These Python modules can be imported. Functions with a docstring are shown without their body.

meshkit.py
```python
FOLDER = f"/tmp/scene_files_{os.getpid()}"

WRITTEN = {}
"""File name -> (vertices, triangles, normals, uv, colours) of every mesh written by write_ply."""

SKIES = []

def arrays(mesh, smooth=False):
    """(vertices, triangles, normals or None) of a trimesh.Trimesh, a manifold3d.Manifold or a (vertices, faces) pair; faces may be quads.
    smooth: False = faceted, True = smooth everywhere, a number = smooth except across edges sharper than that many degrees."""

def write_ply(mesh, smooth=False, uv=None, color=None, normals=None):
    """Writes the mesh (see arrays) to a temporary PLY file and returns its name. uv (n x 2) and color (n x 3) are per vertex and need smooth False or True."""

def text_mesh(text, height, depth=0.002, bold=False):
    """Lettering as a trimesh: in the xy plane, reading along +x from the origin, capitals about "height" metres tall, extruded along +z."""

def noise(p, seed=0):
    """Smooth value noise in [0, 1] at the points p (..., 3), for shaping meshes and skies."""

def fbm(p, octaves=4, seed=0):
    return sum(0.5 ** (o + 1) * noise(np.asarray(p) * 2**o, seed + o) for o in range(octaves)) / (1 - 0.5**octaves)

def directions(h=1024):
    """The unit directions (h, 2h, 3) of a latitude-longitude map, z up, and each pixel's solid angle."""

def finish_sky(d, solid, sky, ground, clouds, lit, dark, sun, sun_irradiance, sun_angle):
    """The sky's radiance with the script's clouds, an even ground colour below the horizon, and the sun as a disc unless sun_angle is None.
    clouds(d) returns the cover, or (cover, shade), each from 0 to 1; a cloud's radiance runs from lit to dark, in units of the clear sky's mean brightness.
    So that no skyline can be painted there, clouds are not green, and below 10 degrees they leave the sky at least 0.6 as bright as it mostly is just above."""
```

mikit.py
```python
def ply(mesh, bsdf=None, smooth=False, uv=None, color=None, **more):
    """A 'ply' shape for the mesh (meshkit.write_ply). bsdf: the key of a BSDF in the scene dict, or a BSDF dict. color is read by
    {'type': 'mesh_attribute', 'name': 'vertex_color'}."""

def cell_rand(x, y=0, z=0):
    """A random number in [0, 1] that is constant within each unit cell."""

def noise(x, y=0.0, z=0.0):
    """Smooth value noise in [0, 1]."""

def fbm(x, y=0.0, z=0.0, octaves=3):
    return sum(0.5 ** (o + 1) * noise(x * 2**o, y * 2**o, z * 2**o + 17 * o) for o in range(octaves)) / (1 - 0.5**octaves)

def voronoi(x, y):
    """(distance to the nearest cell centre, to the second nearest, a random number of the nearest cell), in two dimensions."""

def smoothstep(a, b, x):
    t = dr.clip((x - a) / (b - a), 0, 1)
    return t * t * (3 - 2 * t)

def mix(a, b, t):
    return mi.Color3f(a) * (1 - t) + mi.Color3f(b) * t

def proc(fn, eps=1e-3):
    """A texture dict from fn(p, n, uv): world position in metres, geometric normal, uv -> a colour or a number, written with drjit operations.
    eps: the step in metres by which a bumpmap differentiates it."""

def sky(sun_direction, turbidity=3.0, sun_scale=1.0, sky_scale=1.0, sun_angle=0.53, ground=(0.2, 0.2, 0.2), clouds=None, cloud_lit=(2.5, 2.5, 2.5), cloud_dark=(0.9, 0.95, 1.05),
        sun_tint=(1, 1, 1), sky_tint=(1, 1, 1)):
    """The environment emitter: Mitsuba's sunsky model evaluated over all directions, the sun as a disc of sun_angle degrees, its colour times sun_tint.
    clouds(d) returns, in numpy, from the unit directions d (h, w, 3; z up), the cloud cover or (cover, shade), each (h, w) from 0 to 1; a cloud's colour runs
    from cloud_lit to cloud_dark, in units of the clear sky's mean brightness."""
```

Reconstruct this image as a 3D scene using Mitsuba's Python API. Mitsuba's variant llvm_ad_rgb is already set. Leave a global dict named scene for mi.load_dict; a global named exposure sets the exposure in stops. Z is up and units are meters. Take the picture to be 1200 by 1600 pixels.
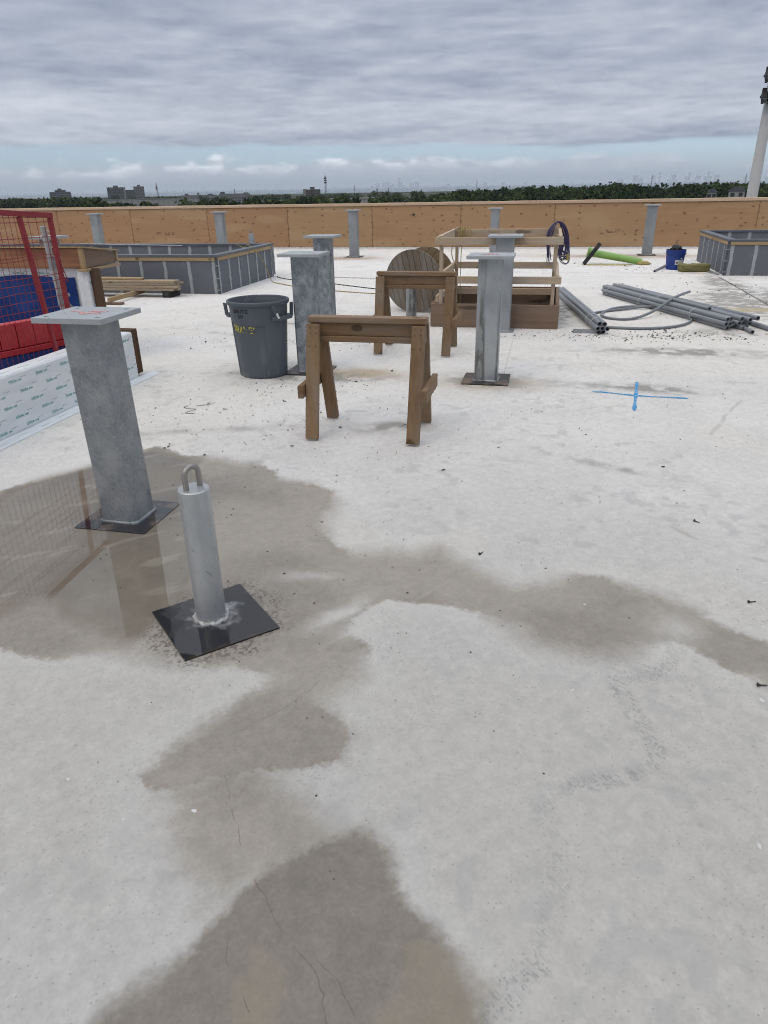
import math, random
import numpy as np, trimesh, drjit as dr, mitsuba as mi
import mikit, meshkit
from mikit import proc, noise, fbm, voronoi, cell_rand, smoothstep, mix
from shapely.geometry import Polygon, Point, box as sbox
from shapely import affinity

# ------------------------------------------------------------------ camera, sky, exposure
# x runs along the far parapet, y towards it, z up; the camera stands on the roof deck at the origin.
CAM_H, PITCH, ROLL, YAW, FOCAL = 1.6, 24.85, 1.113, 12.9, 1096.6


def camera():
    p, r, t = (math.radians(v) for v in (PITCH, ROLL, YAW))
    right = np.array([1, 0, 0.0]); fwd = np.array([0, math.cos(p), -math.sin(p)]); down = np.cross(fwd, right)
    right, down = math.cos(r) * right + math.sin(r) * down, math.cos(r) * down - math.sin(r) * right
    W = np.array([[math.cos(t), -math.sin(t), 0], [math.sin(t), math.cos(t), 0], [0, 0, 1]])
    right, down, fwd = W @ right, W @ down, W @ fwd
    m = np.eye(4); m[:3, 0] = -right; m[:3, 1] = -down; m[:3, 2] = fwd; m[:3, 3] = [0, 0, CAM_H]
    return {"type": "perspective", "to_world": mi.ScalarTransform4f(m.tolist()), "fov": math.degrees(2 * math.atan(600 / FOCAL)), "fov_axis": "x",
            "near_clip": 0.05, "far_clip": 90000.0, "medium": {"type": "ref", "id": "haze_air"}}


LIT, DARK = 1.45, 0.27      # the two cloud tones, as relative brightness


def cloud_cover(d):
    """A stratocumulus sheet over the whole sky, its far edge 2.5 degrees above the horizon; behind it blue sky and a low row of cumulus."""
    az0 = math.radians(90 + YAW)
    s = d[..., 0] * math.sin(az0) - d[..., 1] * math.cos(az0)
    t = d[..., 0] * math.cos(az0) + d[..., 1] * math.sin(az0)
    z = np.maximum(d[..., 2], 0)
    el = np.degrees(np.arcsin(np.clip(z, 0, 1)))
    az = np.degrees(np.arctan2(s, t))
    k = 1 / (z + 0.045)
    X, Y = s * k, t * k
    warp = meshkit.fbm(np.stack([X * 0.9 + 9, Y * 1.3, 0 * z], -1), 3, seed=5) - 0.5
    P = np.stack([X * 2.3 + 31 + 1.5 * warp, Y * 2.3 + 0.35 * X + 17 + 0.9 * warp, 0 * z + 3.3], -1)
    rolls = meshkit.fbm(P, 5, seed=11)
    fine = meshkit.fbm(np.stack([X * 5.0 + 2.6 * warp, Y * 7.0 + 2.0 * warp, 0 * z], -1) + 40, 4, seed=3)
    broad = meshkit.fbm(np.stack([X * 0.34 + 3.4, Y * 0.6 + 8.2, 0 * z], -1), 2, seed=21)
    base = 0.385 + 1.0 * z ** 1.5                              # the sheet brightens steadily from its far edge to overhead
    sheet = (rolls - 0.5) * 0.85 + (fine - 0.5) * 0.50 + (broad - 0.5) * 0.7
    lum = base * (1 + np.clip(sheet, -0.5, 0.5))
    lum = lum + (0.22 - 0.07 * np.clip(az / 25, -1, 1)) * np.exp(-((el - 4.2) / 2.4) ** 2)       # its thin far rim lets more light through
    shade = np.clip((LIT - lum) / (LIT - DARK), 0, 1)
    wob = meshkit.fbm(np.stack([az * 0.05 + 50, el * 0.3, 0 * z], -1), 3, seed=8) - 0.5
    wisp = meshkit.fbm(np.stack([az * 0.22 + 90, el * 4.5, 0 * z], -1), 4, seed=14) - 0.5
    rim = 2.58 + 0.35 * wob + 0.55 * wisp - 0.25 * np.clip(az / 14, 0, 1)
    upper = np.clip((el - rim) / 0.30, 0, 1)
    upper = upper * upper * (3 - 2 * upper)
    puff = meshkit.fbm(np.stack([az * 0.30 + 7, el * 0.75 + 3, 0 * z], -1), 5, seed=31)
    top = 1.95 + 2.0 * (puff - 0.5) - 0.5 * np.clip((az - 2) / 20, 0, 1)
    low = np.clip((top - el) / 0.22, 0, 1) * (0.55 + 0.45 * np.clip(el / 0.9, 0, 1))
    body = meshkit.fbm(np.stack([az * 0.75 + 3, el * 2.2, 0 * z], -1), 5, seed=44)
    lit_rim = np.clip(1 - (top - el) / 0.85, 0, 1) * np.clip(5.0 * (body - 0.40), 0, 1) * np.clip((22 - az) / 20, 0.25, 1)
    llum = 0.70 + 0.75 * lit_rim + 0.18 * (body - 0.5)
    low_shade = np.clip((LIT - llum) / (LIT - DARK), 0, 1)
    cover = np.maximum(upper, low * 0.88)
    shade = np.where(upper >= low * 0.88, shade, low_shade)
    return cover, shade


exposure = 1.75
scene = {"camera": camera()}
scene["sky"] = mikit.sky((-0.36, -0.55, 0.75), turbidity=3, sun_scale=0.12, sun_angle=30, sky_scale=1.10, clouds=cloud_cover, ground=(0.16, 0.16, 0.15),
                         cloud_lit=(4.05, 4.12, 4.28), cloud_dark=(0.51, 0.67, 1.00), sky_tint=(1.10, 1.06, 1.01))
labels = {}

# ------------------------------------------------------------------ helpers
rng = random.Random(7)
nr = np.random.default_rng(7)


def cat(ms):
    return trimesh.util.concatenate(ms)


def bx(x0, x1, y0, y1, z0, z1, b=0.003):
    """A box between two corners with chamfered edges."""
    c = np.array([(x0 + x1) / 2, (y0 + y1) / 2, (z0 + z1) / 2]); h = np.abs([x1 - x0, y1 - y0, z1 - z0]) / 2
    return hull_box(h, b, c, np.eye(3))


_QUADS = None


def hull_box(h, b, c, R):
    b = min(b, 0.45 * min(h))
    if b <= 0:
        m = trimesh.creation.box(2 * np.asarray(h)); v = np.array(m.vertices); f = np.array(m.faces)
    else:
        v = []
        for k in range(3):
            for s in np.ndindex(2, 2, 2):
                q = np.array([(2 * s[i] - 1) * (h[i] - (0 if i == k else b)) for i in range(3)])
                v.append(q)
        global _QUADS
        if _QUADS is None:
            hu = trimesh.convex.convex_hull(np.array([[(2 * s[i] - 1) * (1 - (0 if i == k else 0.2)) for i in range(3)] for k in range(3) for s in np.ndindex(2, 2, 2)]))
            ref = np.array([[(2 * s[i] - 1) * (1 - (0 if i == k else 0.2)) for i in range(3)] for k in range(3) for s in np.ndindex(2, 2, 2)])
            idx = [int(np.argmin(np.linalg.norm(ref - p, axis=1))) for p in hu.vertices]
            _QUADS = np.array(idx)[hu.faces]
        v, f = np.array(v), _QUADS
    return trimesh.Trimesh(np.asarray(v) @ np.asarray(R).T + c, f, process=False)


def beam(p0, p1, w, h, up=(0, 0, 1), b=0.003):
    """A board from p0 to p1 (centre line); h along up, w across."""
    p0, p1, up = (np.asarray(q, float) for q in (p0, p1, up))
    a = p1 - p0; L = np.linalg.norm(a); a /= L
    s = np.cross(a, up); s /= np.linalg.norm(s); u = np.cross(s, a)
    return hull_box(np.array([L / 2, w / 2, h / 2]), b, (p0 + p1) / 2, np.stack([a, s, u], 1))


def tube(pts, r, sides=8, caps=True):
    p = np.asarray(pts, float); n = len(p)
    t = np.gradient(p, axis=0); t /= np.linalg.norm(t, axis=1, keepdims=True) + 1e-12
    a = np.cross(t[0], [0.31, 0.2, 0.93]); a /= np.linalg.norm(a)
    fr = []
    for i in range(n):
        a = a - t[i] * (a @ t[i]); a /= np.linalg.norm(a); fr.append(a)
    A = np.array(fr); B = np.cross(t, A); ang = np.arange(sides) * 2 * np.pi / sides
    rr = np.broadcast_to(r, (n,))[:, None, None]
    v = (p[:, None] + rr * (np.cos(ang)[None, :, None] * A[:, None] + np.sin(ang)[None, :, None] * B[:, None])).reshape(-1, 3)
    i, j = np.meshgrid(np.arange(n - 1), np.arange(sides), indexing="ij")
    q = np.stack([i * sides + j, i * sides + (j + 1) % sides, (i + 1) * sides + (j + 1) % sides, (i + 1) * sides + j], -1).reshape(-1, 4)
    f = [np.vstack([q[:, [0, 1, 2]], q[:, [0, 2, 3]]])]
    if caps:
        v = np.vstack([v, p[0], p[-1]]); k = np.arange(sides)
        f.append(np.stack([(k + 1) % sides, k, np.full(sides, n * sides)], -1))
        f.append(np.stack([(n - 1) * sides + k, (n - 1) * sides + (k + 1) % sides, np.full(sides, n * sides + 1)], -1))
    return trimesh.Trimesh(v, np.vstack(f), process=False)


def spline(pts, n=60):
    from scipy.interpolate import CubicSpline
    p = np.asarray(pts, float); s = np.r_[0, np.cumsum(np.linalg.norm(np.diff(p, axis=0), axis=1))]
    return CubicSpline(s, p)(np.linspace(0, s[-1], n))


def pipe(p0, p1, r, wall=0.004, sides=16):
    """An open-ended hollow pipe."""
    p0, p1 = np.asarray(p0, float), np.asarray(p1, float); a = (p1 - p0) / np.linalg.norm(p1 - p0)
    m = lathe([(r - wall, 0.0), (r - wall, 1.0), (r, 1.0), (r, 0.0), (r - wall, 0.0)], sides)
    v = np.array(m.vertices); v[:, 2] *= np.linalg.norm(p1 - p0)
    return trimesh.Trimesh(v @ frame(a).T + p0, m.faces, process=False)


def frame(a):
    a = np.asarray(a, float) / np.linalg.norm(a); s = np.cross(a, [0.2, 0.31, 0.93] if abs(a[2]) < 0.9 else [1, 0, 0.1]); s /= np.linalg.norm(s)
    return np.stack([s, np.cross(a, s), a], 1)


def lathe(prof, n=32):
    pr = np.asarray(prof, float); ang = np.arange(n) * 2 * np.pi / n
    v = np.stack([pr[:, None, 0] * np.cos(ang), pr[:, None, 0] * np.sin(ang), np.repeat(pr[:, 1:2], n, 1)], -1).reshape(-1, 3)
    i, j = np.meshgrid(np.arange(len(pr) - 1), np.arange(n), indexing="ij")
    q = np.stack([i * n + j, i * n + (j + 1) % n, (i + 1) * n + (j + 1) % n, (i + 1) * n + j], -1).reshape(-1, 4)
    return trimesh.Trimesh(v, np.vstack([q[:, [0, 1, 2]], q[:, [0, 2, 3]]]), process=False)


def extrude(poly, h, z0=0.0):
    m = trimesh.creation.extrude_polygon(poly, h, engine="earcut"); m.apply_translation([0, 0, z0]); return m


def rrect(w, d, r, n=5):
    return sbox(-w / 2 + r, -d / 2 + r, w / 2 - r, d / 2 - r).buffer(r, quad_segs=n)


def moved(m, xyz, rz=0.0):
    m = m.copy(); m.apply_transform(trimesh.transformations.rotation_matrix(math.radians(rz), [0, 0, 1])); m.apply_translation(xyz); return m


def key_for(name):
    used = lambda k: k in scene or k in labels or any(q.startswith(k + "__") for q in scene)
    if not used(name):
        return name
    i = 1
    while used(f"{name}_{i:03d}"):
        i += 1
    return f"{name}_{i:03d}"


def part(root, name, mesh, bsdf, smooth=False, label=None, stuff=False):
    k = key_for(root + "__" + name)
    scene[k] = mikit.ply(mesh, bsdf, smooth)
    e = {}
    if label: e["label"] = label
    if stuff: e["kind"] = "stuff"
    if e: labels[k] = e
    return k


def thing(name, label, category, group=None):
    k = key_for(name)
    labels[k] = {"label": label, "category": category}
    if group: labels[k]["group"] = group
    return k


def single(name, mesh, bsdf, label, category, group=None, smooth=False):
    k = thing(name, label, category, group)
    scene[k] = mikit.ply(mesh, bsdf, smooth)
    return k


def setting(name, mesh, bsdf, kind="structure", smooth=False, label=None):
    k = key_for(name)
    scene[k] = mikit.ply(mesh, bsdf, smooth)
    labels[k] = {"kind": kind}
    if label: labels[k]["label"] = label
    return k


# ------------------------------------------------------------------ materials
TONE = 0.74          # every base colour below is written for a darker overcast; this one factor sets them all


def toned(base):
    if callable(base):
        return lambda p, n, uv: mi.Color3f(base(p, n, uv)) * TONE
    return tuple(TONE * c for c in base)


def mat(name, base, rough=0.6, metallic=0.0, spec=0.5, bump=None, bump_eps=1e-3, two=True, **more):
    def tex(v):
        return proc(v) if callable(v) else ({"type": "rgb", "value": list(v)} if isinstance(v, (tuple, list)) else v)
    b = {"type": "principled", "base_color": tex(toned(base)), "roughness": tex(rough) if callable(rough) else rough, "metallic": metallic, "specular": spec, **more}
    if bump:
        b = {"type": "bumpmap", "arbitrary": proc(bump, bump_eps), "scale": 1.0, "bsdf": b}
    scene[name] = {"type": "twosided", "bsdf": b} if two else b
    return name


def matte(name, base):
    scene[name] = {"type": "twosided", "bsdf": {"type": "diffuse", "reflectance": proc(toned(base)) if callable(base) else {"type": "rgb", "value": list(base)}}}
    return name


def wood(name, axis, light, dark, grey=(0.3, 0.28, 0.26), weather=0.2, off=0.0, rough=0.75):
    o1, o2 = [i for i in range(3) if i != axis]

    def fn(p, n, uv):
        a, b, c = p[axis] + off, p[o1] + off * 3.1, p[o2] + off * 1.7
        w = noise(a * 2.1, b * 5, c * 5)
        ring = noise((b + c * 0.8) * 70 + w * 6, a * 1.3, (c - b) * 22)
        fine = noise(b * 420, c * 420, a * 9)
        big = fbm(a * 1.1, b * 6, c * 6)
        kn = noise(a * 7.5 + 3, b * 13, c * 13)
        knot = smoothstep(0.82, 0.90, kn)
        col = mix(light, dark, dr.clip(0.10 + 0.50 * ring + 0.25 * fine + 0.7 * (big - 0.5), 0, 1))
        col = mix(col, grey, weather * smoothstep(0.35, 0.75, fbm(a * 2.5, b * 11, c * 11)))
        return mix(col, mi.Color3f(dark) * 0.45, 0.8 * knot)
    return mat(name, fn, rough, spec=0.25)


BROWN_L, BROWN_D = (0.30, 0.192, 0.106), (0.155, 0.092, 0.048)
for ax in range(3):
    wood(f"treated_{'xyz'[ax]}", ax, BROWN_L, BROWN_D, weather=0.25, off=0.7 + ax)
    wood(f"rail_{'xyz'[ax]}", ax, (0.62, 0.485, 0.345), (0.40, 0.295, 0.20), (0.52, 0.455, 0.385), weather=0.6, off=2.3 + ax)
    wood(f"pale_{'xyz'[ax]}", ax, (0.58, 0.43, 0.25), (0.36, 0.23, 0.115), (0.4, 0.36, 0.3), weather=0.25, off=5.1 + ax)
wood("treated_light_z", 2, (0.34, 0.225, 0.13), (0.18, 0.112, 0.062), weather=0.35, off=14.2)
wood("treated_light_x", 0, (0.33, 0.215, 0.125), (0.175, 0.108, 0.06), weather=0.3, off=15.9)
wood("stud_pale", 0, (0.56, 0.45, 0.31), (0.36, 0.26, 0.165), (0.45, 0.4, 0.34), weather=0.35, off=9.1)
wood("stud_grey", 0, (0.46, 0.375, 0.275), (0.28, 0.21, 0.145), (0.38, 0.35, 0.31), weather=0.5, off=11.7)
wood("dark_board_x", 0, (0.30, 0.205, 0.145), (0.185, 0.122, 0.086), weather=0.15, off=3.3)
wood("dark_board_y", 1, (0.30, 0.205, 0.145), (0.185, 0.122, 0.086), weather=0.15, off=4.3)
wood("stud_brown", 2, (0.15, 0.085, 0.048), (0.07, 0.038, 0.022), weather=0.1, off=8.3)
wood("reel_front", 2, (0.285, 0.235, 0.185), (0.13, 0.102, 0.078), (0.30, 0.28, 0.26), weather=0.75, off=6.3)
wood("reel_back", 0, (0.36, 0.275, 0.17), (0.19, 0.13, 0.075), (0.3, 0.27, 0.24), weather=0.5, off=7.3)

SHEET0, SHEET = -15.06, 2.52


def plywood_face(p, n, uv):
    i = dr.floor((p.x - SHEET0) / SHEET)
    r1, r2 = cell_rand(i, 3, 1), cell_rand(i, 5, 2)
    sx = p.x + r2 * 40
    warp = noise(sx * 1.4, p.z * 5)
    grain = noise(sx * 3.2, p.z * 60 + warp * 9, r1 * 9)
    flame = fbm(sx * 0.9, p.z * 9 + warp * 4, r1 * 31, octaves=4)
    fine = noise(sx * 25, p.z * 260)
    col = mix((0.55, 0.335, 0.182), (0.42, 0.232, 0.125), dr.clip(0.15 + 0.55 * (grain - 0.3) + 0.9 * (flame - 0.45) + 0.15 * fine, 0, 1))
    col = mix(col, (0.49, 0.335, 0.19), 0.55 * r1)
    col = mix(col, (0.43, 0.235, 0.140), 0.62 * smoothstep(0.45, 0.9, r2))
    pale = smoothstep(0.64, 0.78, noise(sx * 0.8 + 4, p.z * 4.5 + 0.6 * warp, r1 * 7))
    col = mix(col, (0.60, 0.43, 0.26), 0.38 * pale)
    d1, _, rnd = voronoi(sx * 3.1 + 0.25 * warp, p.z * 6.0)
    knot = smoothstep(0.16, 0.05, d1 * (0.8 + 0.5 * cell_rand(rnd * 999, 3))) * smoothstep(0.45, 0.6, rnd)
    col = mix(col, (0.15, 0.068, 0.036), 0.70 * knot)
    u = (p.x - SHEET0) / SHEET - i
    nx, nz = dr.minimum(u, 1 - u) * SHEET - 0.025, p.z / 0.155
    nail = smoothstep(0.016, 0.008, dr.sqrt(dr.square(nx) + dr.square((nz - dr.floor(nz) - 0.5 + 0.2 * (cell_rand(i, dr.floor(nz)) - 0.5)) * 0.155)))
    col = mix(col, (0.10, 0.055, 0.035), 0.65 * nail)
    band = smoothstep(0.37, 0.385, p.z) * smoothstep(0.475, 0.46, p.z)
    where = smoothstep(0.18 + 0.3 * r1, 0.2 + 0.3 * r1, u) * smoothstep(0.62 + 0.3 * r1, 0.60 + 0.3 * r1, u)
    stamp = smoothstep(0.60, 0.66, noise(sx * 24, p.z * 30, 5)) * smoothstep(0.42, 0.5, noise(sx * 3, 2, 7))
    return mix(col, (0.07, 0.05, 0.04), 0.62 * band * where * stamp)


mat("plywood", plywood_face, 0.72, spec=0.25)


def coping_fn(p, n, uv):
    i = dr.floor((p.x + 30) / 3.66)
    g = fbm(p.x * 2.2, p.z * 90, i, octaves=3)
    return mix((0.74, 0.57, 0.42), (0.62, 0.42, 0.28), dr.clip(g * 0.9 + 0.5 * (cell_rand(i, 1, 1) - 0.5), 0, 1))


mat("coping_wood", coping_fn, 0.7, spec=0.25)


def ply_red(p, n, uv):
    g = fbm(p.x * 2.0 + p.y * 2, p.z * 28, 1, octaves=4)
    return mix((0.36, 0.175, 0.10), (0.23, 0.105, 0.06), smoothstep(0.25, 0.75, g))


mat("red_plywood", ply_red, 0.7, spec=0.25)


def galv(name, a, b, k, streak=0.0, metallic=0.45, rough=0.46, spangle=0.25, contrast=1.0):
    def fn(p, n, uv):
        s = p.x * 0.83 + p.y * 0.71
        w = fbm(s * k, p.z * k * 0.8, (p.x - p.y) * k * 0.5, octaves=4)
        sw = noise(s * k * 2.2 + 5 * w, p.z * k * 2.2 + 3 * w, (p.x - p.y) * k)
        line = smoothstep(0.10, 0.0, dr.abs(sw - 0.5))
        m = dr.clip((w - 0.5) * 1.9 * contrast + 0.5, 0, 1)
        d, _, r = voronoi(s * 130, p.z * 110 + (p.x - p.y) * 60)
        col = mix(a, b, dr.clip(m + spangle * (r - 0.5), 0, 1))
        col = mix(col, mi.Color3f(b) * 1.15, 0.16 * line * contrast * smoothstep(0.4, 0.6, noise(s * k * 0.7, p.z * k * 0.7, 9)))
        if streak:
            st = smoothstep(0.44, 0.66, fbm(s * 17 + 0.4, p.z * 0.8, 3, octaves=3)) * (0.35 + 0.65 * smoothstep(0.25, 0.6, fbm(s * 30, p.z * 9, 8)))
            col = mix(col, (0.115, 0.115, 0.10), streak * st)
        scr = smoothstep(0.945, 0.975, noise(s * 60 + p.z * 55, (p.z - s) * 13, 4))
        return mix(col, (0.10, 0.10, 0.11), 0.4 * scr)

    def rg(p, n, uv):
        return rough + 0.14 * noise((p.x + p.y) * 24, p.z * 24, p.x * 7)
    return mat(name, fn, rg, metallic=metallic, spec=0.5)


galv("galv_plain", (0.255, 0.275, 0.295), (0.44, 0.46, 0.475), 11.0, contrast=1.1, spangle=0.5)
galv("galv_blotchy", (0.21, 0.24, 0.275), (0.46, 0.495, 0.525), 22.0, contrast=1.15, spangle=0.5)
galv("galv_streaked", (0.37, 0.40, 0.415), (0.54, 0.565, 0.575), 7.0, streak=0.8)
galv("galv_far", (0.33, 0.36, 0.385), (0.46, 0.485, 0.50), 7.0)
galv("galv_post", (0.47, 0.50, 0.52), (0.64, 0.66, 0.675), 8.0, metallic=0.6, rough=0.34, contrast=0.55)
galv("galv_cap", (0.44, 0.475, 0.50), (0.56, 0.59, 0.61), 6.0, contrast=0.5)


def plate_fn(p, n, uv):
    w = fbm(p.x * 11, p.y * 11, 2, octaves=4)
    return mix((0.055, 0.052, 0.052), (0.19, 0.135, 0.10), smoothstep(0.48, 0.72, w))


mat("rusty_plate", plate_fn, 0.5, metallic=0.2)


def anchor_plate_fn(p, n, uv):
    cx, cy = p.x + 1.226, p.y - 2.213
    edge = smoothstep(0.30, 0.36, dr.abs(cx) + dr.abs(cy) + 0.07 * fbm(p.x * 22, p.y * 22, 1))
    r = dr.sqrt(dr.square(cx + 0.02) + dr.square(cy - 0.03))
    splash = smoothstep(0.135, 0.075, r + 0.09 * (fbm(p.x * 26, p.y * 26, 4) - 0.35))
    col = mix((0.016, 0.017, 0.021), (0.075, 0.055, 0.042), edge)
    return mix(col, (0.42, 0.42, 0.43), 0.8 * splash)


def anchor_plate_rough(p, n, uv):
    return 0.03 + 0.25 * smoothstep(0.62, 0.8, fbm(p.x * 14, p.y * 14, 3))


mat("wet_black_plate", anchor_plate_fn, anchor_plate_rough, spec=0.5)
mat("wet_plate", lambda p, n, uv: mix((0.03, 0.03, 0.034), (0.13, 0.10, 0.08), smoothstep(0.5, 0.75, fbm(p.x * 13, p.y * 13, 5, octaves=4))), 0.03, spec=0.6)
mat("weld", lambda p, n, uv: mix((0.62, 0.62, 0.62), (0.32, 0.31, 0.30), smoothstep(0.35, 0.7, fbm(p.x * 70, p.y * 70, p.z * 70))), 0.55, metallic=0.2)
mat("stainless_rod", (0.42, 0.40, 0.375), 0.34, metallic=0.75)
mat("red_marker", lambda p, n, uv: mix((0.50, 0.16, 0.16), (0.56, 0.40, 0.40), smoothstep(0.35, 0.6, fbm(p.x * 90, p.y * 90, 1))), 0.7)
mat("hole_black", (0.02, 0.02, 0.02), 0.9)


def can_fn(p, n, uv):
    w = fbm(p.x * 5, p.y * 5, p.z * 3, octaves=4)
    c = mix((0.088, 0.104, 0.130), (0.115, 0.133, 0.162), w)
    scuff = smoothstep(0.62, 0.78, fbm((p.x + p.y) * 11, p.z * 4.5, 6, octaves=4)) * smoothstep(0.45, 0.1, p.z)
    c = mix(c, (0.22, 0.23, 0.25), 0.5 * scuff)
    return mix(c, (0.30, 0.30, 0.31), 0.35 * smoothstep(0.70, 0.8, fbm(p.x * 24, p.y * 24, p.z * 9, octaves=3)))


mat("grey_plastic", can_fn, 0.48, spec=0.45)
mat("black_print", (0.012, 0.012, 0.014), 0.6)


def yellow_fn(p, n, uv):
    wear = smoothstep(0.44, 0.64, fbm(p.x * 34, p.y * 34, p.z * 34, octaves=3))
    return mix((0.62, 0.56, 0.07), (0.088, 0.098, 0.11), wear)


mat("worn_yellow_paint", yellow_fn, 0.6)
mat("sticker_white", (0.74, 0.74, 0.73), 0.5)


def curb_fn(p, n, uv):
    w = fbm(p.x * 2.2, p.y * 2.2, p.z * 3, octaves=4)
    c = mix((0.150, 0.163, 0.192), (0.195, 0.208, 0.238), w)
    return mix(c, (0.28, 0.29, 0.31), 0.25 * smoothstep(0.62, 0.8, fbm(p.x * 6, p.y * 6, p.z * 2)))


mat("grey_board", curb_fn, 0.7, spec=0.3)
mat("joint_sealant", lambda p, n, uv: mix((0.36, 0.39, 0.41), (0.46, 0.485, 0.50), fbm(p.x * 9, p.y * 9, p.z * 7)), 0.6)
mat("curb_cap", lambda p, n, uv: mix((0.12, 0.132, 0.16), (0.17, 0.183, 0.21), fbm(p.x * 4, p.y * 4, 2)), 0.42, metallic=0.3)
mat("corner_tape", (0.085, 0.095, 0.115), 0.5)


def membrane_fn(p, n, uv):
    w = fbm(p.x * 3, p.y * 3, p.z * 6, octaves=4)
    wr = smoothstep(0.66, 0.74, noise(p.y * 3, p.z * 16, p.x * 14))
    return mix(mix((0.80, 0.84, 0.87), (0.88, 0.91, 0.935), w), (0.70, 0.74, 0.78), 0.4 * wr)


mat("white_membrane", membrane_fn, 0.42, spec=0.5, bump=lambda p, n, uv: 0.004 * fbm(p.y * 7, p.z * 9, p.x * 9, octaves=3), bump_eps=4e-3)
mat("green_print", lambda p, n, uv: mix((0.12, 0.36, 0.34), (0.24, 0.50, 0.48), noise(p.y * 60, p.z * 60, p.x * 60)), 0.6)
mat("faint_print", (0.40, 0.44, 0.47), 0.6)


def red_fn(p, n, uv):
    w = fbm(p.x * 5, p.y * 5, p.z * 5, octaves=4)
    c = mix((0.50, 0.024, 0.036), (0.62, 0.046, 0.058), w)
    return mix(c, (0.42, 0.28, 0.27), 0.6 * smoothstep(0.72, 0.78, fbm(p.x * 17, p.y * 17, p.z * 6, octaves=3)))


mat("red_paint", red_fn, 0.42)
mat("red_tube", lambda p, n, uv: mix((0.255, 0.014, 0.024), (0.32, 0.026, 0.034), fbm(p.x * 12, p.y * 12, p.z * 8)), 0.4)


def blue_fn(p, n, uv):
    w = fbm(p.x * 4, p.z * 7, p.y * 4, octaves=4)
    return mix((0.010, 0.036, 0.17), (0.018, 0.062, 0.25), smoothstep(0.3, 0.75, w))


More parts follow.
